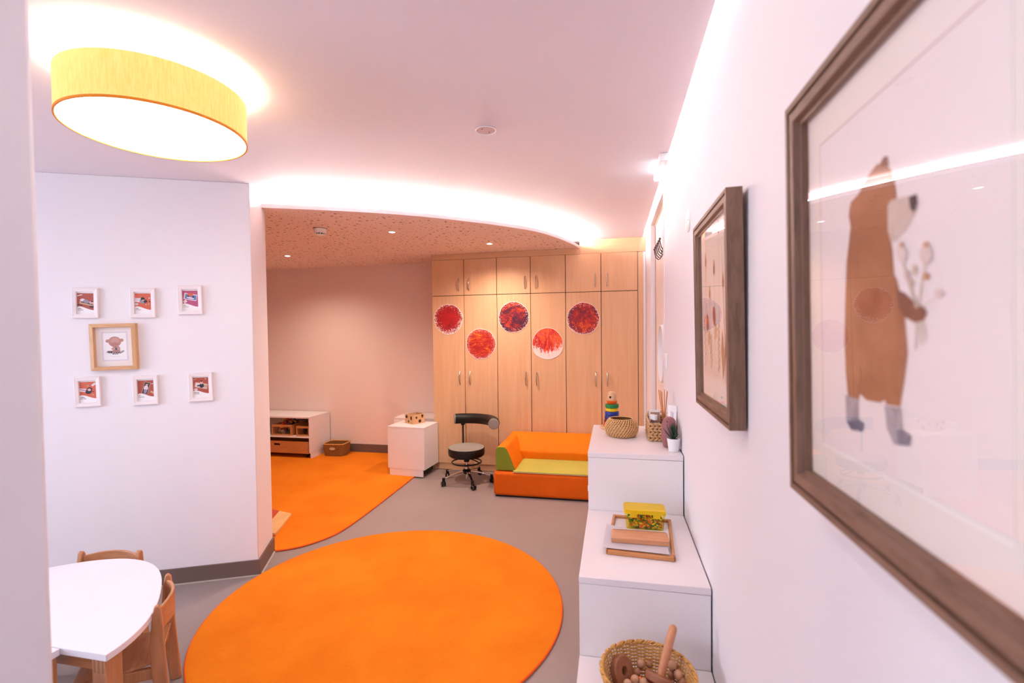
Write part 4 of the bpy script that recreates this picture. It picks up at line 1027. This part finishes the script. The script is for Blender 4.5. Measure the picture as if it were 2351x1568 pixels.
for i, (dx, dy) in enumerate(((-.030, -.01), (-.018, .012), (-.014, -.016), (.004, .01), (.016, -.008), (.02, .012))):
    build(MB().tube([(-dx * .25, -dy * .25, .006), (dx, dy, .272 - .006 * (i % 3))], .0021, 7), 'reed', AMB, t)
t = thing('photo_card', 'upright framed card standing at the back of the seagrass basket', 'card', (.235, 2.93, zb5))
build(MB().box(-.032, .032, 0, .004, 0, .135), 'card', PAPER, t); build(MB().box(-.022, .03, -.0006, 0, .06, .122), 'picture', plain('card_picture', (190, 150, 130), .6), t)
# cards leaning on the wall
for i, (x, y, hgt, tilt_, m, lb_) in enumerate(((.3035, 2.678, .205, .05, PAPER, 'white booklet with grey lettering leaning against the wall behind the figure'),
                                              (.3150, 2.690, .172, .03, plain('dark_book', (64, 52, 52), .5), 'thin dark booklet between the white booklet and the wall'))):
    t = thing('booklet', lb_, 'booklet', (x, y, ZTOP + .0005), euler=(0, tilt_, .93))
    build(MB().box(-.003, .003, -.026, .026, 0, hgt), 'cover', m, t, bevel=.001, seg=1)
    if i == 0:
        build(MB().box(-.0034, -.003, -.006, -.003, .07, .17).box(-.0034, -.003, .004, .006, .06, .175), 'lettering', plain('grey_lettering', (120, 110, 116), .7), t)
# mauve figure
t = thing('bird_figure', 'mauve rounded bird figure with a tiny beak behind the potted plant', 'figurine', (.282, 2.598, ZTOP + .0005))
MAUVE = plain('mauve_matte', (150, 98, 96), .6, var=.03)
build(MB().lathe([(0, 0), (.026, 0), (.030, .004), (.036, .03), (.0395, .06), (.040, .085), (.037, .115), (.032, .138), (.024, .151), (.012, .158), (0, .160)], 32), 'body', MAUVE, t)
build(MB().ball((-.014, -.0285, .138), .0045, 10, (1, 1.2, .8)), 'beak', plain('mauve_dark', (120, 74, 74), .6), t)
# plant
t = thing('potted_succulent', 'small spiky green succulent in a white pot at the cabinet edge', 'plant', (.294, 2.512, ZTOP + .0005))
build(MB().lathe([(0, 0), (.024, 0), (.025, .002), (.032, .063), (.033, .066), (.030, .066), (.0285, .058), (0, .056)], 32), 'pot', WPLAST, t)
build(MB().lathe([(0, .0565), (.0285, .0585), (0, .061)], 20), 'soil', plain('dark_soil', (50, 38, 34), .9), t)
LEAF = plain('leaf_green', (36, 66, 42), .5, var=.15)
def leaf(az, el, ln, wd):
    mb = MB(); n = 7; vs = []
    for i in range(n):
        u = i / (n - 1); w_ = wd * (0.6 + .9 * u * 1.1) * (1 - u) ** .65 if u < 1 else 0.0002
        e_ = el + .18 * u
        r = ln * u * cos(e_); z = ln * u * sin(e_)
        vs += [(r, -w_, z), (r - .0018 * sin(e_), 0, z - .0022 * (1 - u)), (r, w_, z), (r + .0006, 0, z + .0016 * (1 - u))]
    fs = [(0, 1, 2, 3), tuple((n - 1) * 4 + j for j in (3, 2, 1, 0))]
    for i in range(n - 1):
        for j in range(4): fs.append((i * 4 + (j + 1) % 4, i * 4 + j, i * 4 + 4 + j, i * 4 + 4 + (j + 1) % 4))
    mb.add(vs, fs); mb.xf(Matrix.Translation((0, 0, .058)) @ Matrix.Rotation(az, 4, 'Z')); return mb
random.seed(21)
for k in range(17):
    az = k * 2.39996; lvl = k / 16
    el = radians(24 + 56 * lvl); ln = .078 + .008 * lvl
    if cos(az) > .55: ln *= .52 if lvl < .6 else .75
    build(leaf(az, el, ln, .0080), 'leaf', LEAF, t)

# ------------------------------------------------------------------ objects on the middle step cabinet
ZM = .659
TW = wood('tray_wood', (190, 124, 70), (212, 148, 92), 'x', 24, .4, 8)
co = [Vector(on_z(*q, .674).xy) for q in ((1405, 1181), (1539, 1193), (1553, 1283), (1394, 1265))]
ctr = sum(co, Vector((0, 0))) / 4
ang = atan2((co[1] - co[0] + co[2] - co[3]).y, (co[1] - co[0] + co[2] - co[3]).x)
tw = .133; td = .198
t = thing('wooden_tray', 'open honey wood tray frame lying on the middle step cabinet', 'tray', (ctr.x, ctr.y, ZM + .0005), ang)
for (x0, x1, y0, y1) in ((-tw, tw, -td, -td + .022), (-tw, tw, td - .014, td), (-tw, -tw + .014, -td + .022, td - .014), (tw - .014, tw, -td + .022, td - .014)):
    build(MB().box(x0, x1, y0, y1, 0, .018), 'rail', TW, t, bevel=.004)
for x in (-tw + .004, tw - .004):
    build(MB().box(x - .0046, x + .0046, -td - .0004, -td + .0215, .002, .0185), 'corner_joint', wood('joint_wood', (140, 84, 44), (160, 100, 56), 'z', 20), t, bevel=.003)
build(MB().box(-tw + .014, tw - .014, -td + .022, td - .014, .001, .004), 'base_sheet', WHITE, t)
# sheets
qs = [Vector(on_z(*q, .680).xy) for q in ((1394, 1204), (1388, 1256), (1531, 1273), (1526, 1236))]
SHEET = translucent('sheet_plastic', (244, 238, 242), .3, .3, .15)
for i in range(5):
    c = sum(qs, Vector((0, 0))) / 4
    R2 = Matrix.Rotation((i - 2) * .012, 2)
    pts = [tuple(R2 @ (q - c) + Vector((.003 * (i - 2), -.004 * (i - 2)))) for q in qs]
    o = build(MB().prism(pts, 0, .0007), 'plastic_sheet', SHEET, smooth=0, loc=(c.x, c.y, ZM + .0193 + .0011 * i))
    tag(o, 'thin white plastic sheet, %s in the fanned stack under the wooden block' % ['lowest', 'second from below', 'middle one', 'second from top', 'topmost'][i], 'sheet', 'plastic sheets under the block')
# block
b0 = on_z(1404, 1245, .685).xy; b1 = on_z(1538, 1255, .685).xy
ang = atan2((b1 - b0).y, (b1 - b0).x); wl = (b1 - b0).length
t = thing('wooden_block', 'flat beech block with a grooved edge lying on the plastic sheets', 'wooden block', (b0.x, b0.y, ZM + .0252), ang)
build(MB().extr([(0, y, z) for y, z in ((0, 0), (.108, 0), (.108, .012), (.088, .020), (0, .020))][::-1], (wl, 0, 0)), 'block', wood('block_wood', (196, 134, 92), (214, 154, 112), 'x', 22, .45, 8), t, bevel=.002)
build(MB().box(.006, wl - .006, .0885, .0915, .0196, .0206), 'groove', plain('groove_brown', (140, 84, 50), .7), t)
# yellow container
y0 = Vector(on_z(1438, 1214, .664).xy); y1 = Vector(on_z(1524, 1220, .664).xy)
cw = (y1 - y0).length; mid = (y0 + y1) / 2
t = thing('yellow_container', 'yellow lidded plastic box full of coloured counters on the tray', 'container', (mid.x, mid.y + .048, ZM + .0052), atan2((y1 - y0).y, (y1 - y0).x))
hw2 = cw / 2
YEL = translucent('yellow_plastic', (252, 222, 36), .35, .3, .04); YELB = pane('yellow_clear_body', (1.0, .95, .45), 1.4, .05)
bot = rect_loop(hw2, .046, .012, 4); topl = rect_loop(hw2 + .007, .052, .012, 4)
n = len(bot); mb = MB()
vs = [(x, y, 0) for x, y in bot] + [(x, y, .074) for x, y in topl]
mb.add(vs, [tuple(reversed(range(n)))] + [(i, (i + 1) % n, n + (i + 1) % n, n + i) for i in range(n)])
build(mb, 'body', YELB, t)
lid = rect_loop(hw2 + .011, .056, .014, 4); lid2 = rect_loop(hw2 + .006, .051, .012, 4)
build(MB().prism(lid, .072, .084).prism(lid2, .0842, .088), 'lid', YEL, t)
for x in (-hw2 * .62, hw2 * .62):
    build(MB().box(x - .016, x + .016, -.0572, -.0545, .056, .074), 'clip', YEL, t, bevel=.001)
    build(MB().lathe([(.012, .0882), (.014, .0892), (.015, .0882)], 24, (x, -.02, 0), 0, Matrix.Diagonal((1, .55, 1)).to_3x3()), 'clip_mark', YEL, t)
ccs = [plain('counter_%d' % i, c, .4) for i, c in enumerate([(60, 150, 60), (246, 206, 30), (222, 86, 24), (48, 126, 56), (250, 222, 50), (236, 110, 30)])]
mb = MB(); random.seed(5)
for i in range(420):
    u = random.random(); z = .0085 + .050 * random.random() ** 1.3
    x = random.uniform(-hw2 + .0115, hw2 - .0115); y = random.uniform(-.035, .035) if i % 2 else -.0355 + random.uniform(0, .006)
    R3 = Matrix.Rotation(random.uniform(0, 3), 3, 'Z') @ Matrix.Rotation(random.uniform(0, 3), 3, 'X')
    mb.lathe([(0, -.0012), (.0080, -.0013), (.0080, .0013), (0, .0013)], 10, (x, y, z), random.randrange(6), R3)
o = build(mb, 'counters', ccs, kind='stuff', smooth=30); o.location = t.location; o.rotation_euler = t.rotation_euler
tag(o, 'green, yellow and orange counters heaped inside the yellow box', 'counters')

# ------------------------------------------------------------------ wicker basket with wooden toys, lowest cabinet
ZB = .366
bx, by = .0985, 1.532
def lfr(u, m):
    r = .105 + .038 * u ** .8
    return [Vector((r * cos(2 * pi * i / m), r * sin(2 * pi * i / m))) for i in range(m)]
t = thing('round_basket', 'round open wicker basket filled with wooden baby toys', 'basket', (bx, by, ZB + .0005))
HB = .128
build(weave(lfr, HB - .012, 24, 34, .0026, .0030), 'weave', WICKER, t, kind='stuff')
build(stakes_mesh(lfr, HB - .01, 34, .0021), 'stakes', WICKER, t, kind='stuff')
mb = MB()
for ph in (0, pi, pi / 2):
    mb.tube([((.1435 + .0045 * cos(q * 26 + ph)) * cos(q), (.1435 + .0045 * cos(q * 26 + ph)) * sin(q), HB - .006 + .0045 * sin(q * 26 + ph)) for q in [2 * pi * i / 208 for i in range(208)]], .0030, 6, True)
build(mb, 'braided_rim', WICKER, t, kind='stuff')
build(MB().lathe([(0, .001), (.105, .001), (.105, .005), (0, .005)], 40), 'bottom', WICKERD, t)
zb6 = ZB + .0062
RW = wood('rose_wood_toy', (150, 96, 68), (176, 118, 86), 'x', 26, .5, 5)
EGG = wood('toy_ball_wood', (206, 158, 124), (222, 176, 144), 'x', 16, .5, 3)
EGG2 = wood('toy_ball_wood_dark', (182, 130, 96), (198, 146, 112), 'x', 16, .5, 3)
def pos(px, py, z):
    P = on_z(px, py, z); return P
def ball_at(px, py, z, r, label, mat, sc=(1, 1, 1.08), bead=None):
    P = pos(px, py, z)
    t = thing('wooden_ball', label, 'wooden ball', (P.x, P.y, z - r), group='wooden balls in the round basket')
    build(MB().ball((0, 0, r), r, 20, sc), 'ball', mat, t)
    if bead: build(MB().ball((bead[0] * r, bead[1] * r, r + bead[2] * r), r * .2, 10), 'dot', BLACK, t)
# pale disc ring leaning on the left
P = pos(1428, 1540, .43)
t = thing('wooden_ring', 'thick wooden ring leaning against the left side of the round basket', 'wooden ring', (P.x, P.y, .43))
R3 = Vector((0, 0, 1)).rotation_difference(Vector((.72, -.52, .42)).normalized()).to_matrix()
build(MB().lathe([(.014, -.013), (.042, -.013), (.046, -.009), (.046, .009), (.042, .013), (.014, .013), (.013, .010), (.013, -.010), (.014, -.013)], 40, (0, 0, 0), 0, R3), 'ring', RW, t)
# hammer-like rattle: rod through a disc
P = pos(1514, 1560, .442)
t = thing('wooden_hammer', 'wooden rod set in a thick disc with a dark red underside', 'wooden toy', (P.x, P.y, .442))
top = on_z(1546, 1440, .575)
axis = Vector((top.x - P.x, top.y - P.y, .575 - .442)); ln = axis.length
R3 = Vector((0, 0, 1)).rotation_difference(axis.normalized()).to_matrix()
build(MB().lathe([(0, -.012), (.042, -.012), (.045, -.009), (.045, .009), (.042, .012), (0, .012)], 40, (0, 0, 0), 0, R3), 'disc', RW, t)
build(MB().lathe([(0, -.0185), (.036, -.0185), (.040, -.0125), (0, -.0122)], 36, (0, 0, 0), 0, R3), 'red_underside', plain('dark_red_paint', (110, 22, 18), .5), t)
build(MB().lathe([(0, .012), (.0125, .012), (.0135, ln * .5), (.0135, ln - .008), (.0115, ln + .002), (.006, ln + .007), (0, ln + .008)], 24, (0, 0, 0), 0, R3), 'rod', wood('rod_wood', (196, 132, 92), (212, 150, 110), 'z', 20, .45, 8), t)
ball_at(1471, 1524, .425, .0145, 'pale wooden ball at the back of the basket, left of a darker ball', EGG)
ball_at(1491, 1524, .422, .0135, 'darker wooden ball at the back of the basket beside the rod', EGG2)
ball_at(1462, 1543, .412, .0130, 'darker wooden ball next to the thick ring', EGG2)
ball_at(1535, 1524, .450, .0135, 'pale wooden ball tucked against the rod, partly hidden', EGG)
ball_at(1544, 1528, .458, .0145, 'pale wooden ball with a black dot, upper right by the rod', EGG, bead=(.3, -.8, -.35))
ball_at(1558, 1550, .448, .0150, 'pale wooden ball with a black dot, lower right near the rim', EGG, bead=(.3, -.8, -.4))
ball_at(1541, 1548, .428, .0130, 'brownish wooden ball under the two dotted balls', EGG2)
ball_at(1567, 1566, .432, .0145, 'brownish wooden ball at the lower right under the dotted ball', EGG2)
ball_at(1458, 1561, .430, .0140, 'pale wooden ball in front of the thick ring', EGG)
ball_at(1478, 1568, .436, .0140, 'pale wooden ball in front beside the orange bead', EGG)
ball_at(1441, 1571, .430, .0140, 'pale wooden ball at the front left rim of the basket', EGG)
for (px, py, z, r, c, nm_, lb_) in ((1469, 1560, .415, .009, (236, 110, 20), 'orange_bead', 'orange wooden bead between the pale balls'), (1556, 1535, .436, .007, (170, 16, 24), 'red_bead', 'small red bead beside the dotted ball')):
    P = pos(px, py, z); o = build(MB().ball((0, 0, 0), r, 16), nm_, plain(nm_ + '_paint', c, .35), loc=P); tag(o, lb_, 'bead')

# ------------------------------------------------------------------ tables and chairs on the left
TZ = .46; TC = Vector((-2.325, 1.297))
def out_pt(th):
    r = .600 - .046 * sin(2 * th) ** 2
    return (r * cos(th), r * sin(th))
half = [out_pt(pi * i / 48) for i in range(49)]
t = thing('half_round_table', 'white half round nursery table with square beech legs', 'table', (TC.x, TC.y, 0))
build(MB().prism(half, TZ - .025, TZ), 'tabletop', plain('white_tabletop', (242, 238, 244), .3, var=.01), t, bevel=.002, seg=2)
for (x, y) in ((.527, .006), (-.587, .006), (.07, .44)):
    lg = build(MB().box(0, .060, 0, .060, 0, TZ - .026), 'leg', BEECH, t, bevel=.003); lg.location = (x, y, 0)
    for kx in range(3):
        fj = build(MB().box(.008 + kx * .018, .016 + kx * .018, -.0005, .002, TZ - .075, TZ - .027), 'finger_joint', wood('joint_dark', (160, 106, 76), (176, 122, 90), 'z', 30), lg)
build(MB().box(-.527, .527, .03, .05, TZ - .085, TZ - .026), 'apron', BEECHX, t)
t = thing('rectangular_table', 'white rectangular nursery table pushed against the half round one', 'table', (TC.x, TC.y - .003, 0))
build(MB().box(-.40, .40, -.62, 0, TZ - .025, TZ), 'tabletop', plain('white_tabletop', (242, 238, 244), .3), t, bevel=.002)
for (x, y) in ((.335, -.066), (-.395, -.066), (.335, -.61), (-.395, -.61)):
    lg = build(MB().box(0, .060, 0, .060, 0, TZ - .026), 'leg', BEECH, t, bevel=.003); lg.location = (x, y, 0)

def make_chair(label):
    # local: back at y=0, faces -y; stiles at x=+-.15
    t = thing('nursery_chair', label, 'chair', group='small beech nursery chairs')
    for s in (-1, 1):
        x = s * .143
        prof = [(-.014, 0), (.028, 0), (.012, .24), (.006, .40), (.0, .474), (-.010, .488), (-.022, .482), (-.03, .44), (-.040, .32), (-.036, .22)]
        build(MB().extr([(x - .011, y, z) for y, z in prof], (.022, 0, 0)), 'back_leg', BEECH, t, bevel=.004)
        prof = [(-.30, 0), (-.255, 0), (-.215, .245), (-.262, .252)]
        build(MB().extr([(x - .011, y, z) for y, z in prof], (.022, 0, 0)), 'front_leg', BEECH, t, bevel=.004)
        prof = [(-.262, .205), (-.015, .185), (-.012, .228), (-.25, .252)]
        build(MB().extr([(x - .011 - s * .018, y, z) for y, z in prof], (.022, 0, 0)), 'seat_rail', BEECH, t, bevel=.004)
    # seat: gently dished ply
    n = 8; mb = MB(); vs = []
    for i in range(n + 1):
        y = -.285 + .28 * i / n; z = .256 - .010 * sin(pi * i / n) + (.012 * (i / n) ** 4) - (.012 if i == 0 else 0)
        vs += [(-.131, y, z), (.131, y, z), (.131, y, z - .012), (-.131, y, z - .012)]
    fs = [(0, 1, 2, 3), (n * 4 + 3, n * 4 + 2, n * 4 + 1, n * 4)]
    for i in range(n):
        for j in range(4): fs.append((i * 4 + (j + 1) % 4, i * 4 + j, i * 4 + 4 + j, i * 4 + 4 + (j + 1) % 4))
    build(mb.add(vs, fs), 'seat', BEECHX, t, bevel=.003)
    # backrest: bowed outward
    mb = MB(); vs = []; n = 12
    for i in range(n + 1):
        x = -.132 + .264 * i / n; y = -.012 + .034 * (1 - (2 * i / n - 1) ** 2)
        zt2 = .474 - .010 * (2 * i / n - 1) ** 2
        vs += [(x, y - .0055, .375), (x, y - .0055, zt2), (x, y + .0055, zt2), (x, y + .0055, .375)]
    fs = [(3, 2, 1, 0), (n * 4, n * 4 + 1, n * 4 + 2, n * 4 + 3)]
    for i in range(n):
        for j in range(4): fs.append((i * 4 + j, i * 4 + (j + 1) % 4, i * 4 + 4 + (j + 1) % 4, i * 4 + 4 + j))
    build(mb.add(vs, fs), 'backrest', BEECHX, t, bevel=.003)
    build(MB().box(-.131, .131, -.255, -.237, .10, .13), 'stretcher', BEECHX, t, bevel=.003)
    return t
ch = make_chair('beech nursery chair tucked in at the table edge nearest the orange rug')
ch.location = (-1.876, 1.662, 0); ch.rotation_euler = (0, 0, atan2(.653, .757) - pi / 2)
c2 = copy_tree(ch); c2['label'] = 'beech nursery chair behind the table with its back to the partition wall'
c2.location = (-2.485, 1.915, 0); c2.rotation_euler = (0, 0, atan2(.073, .317))
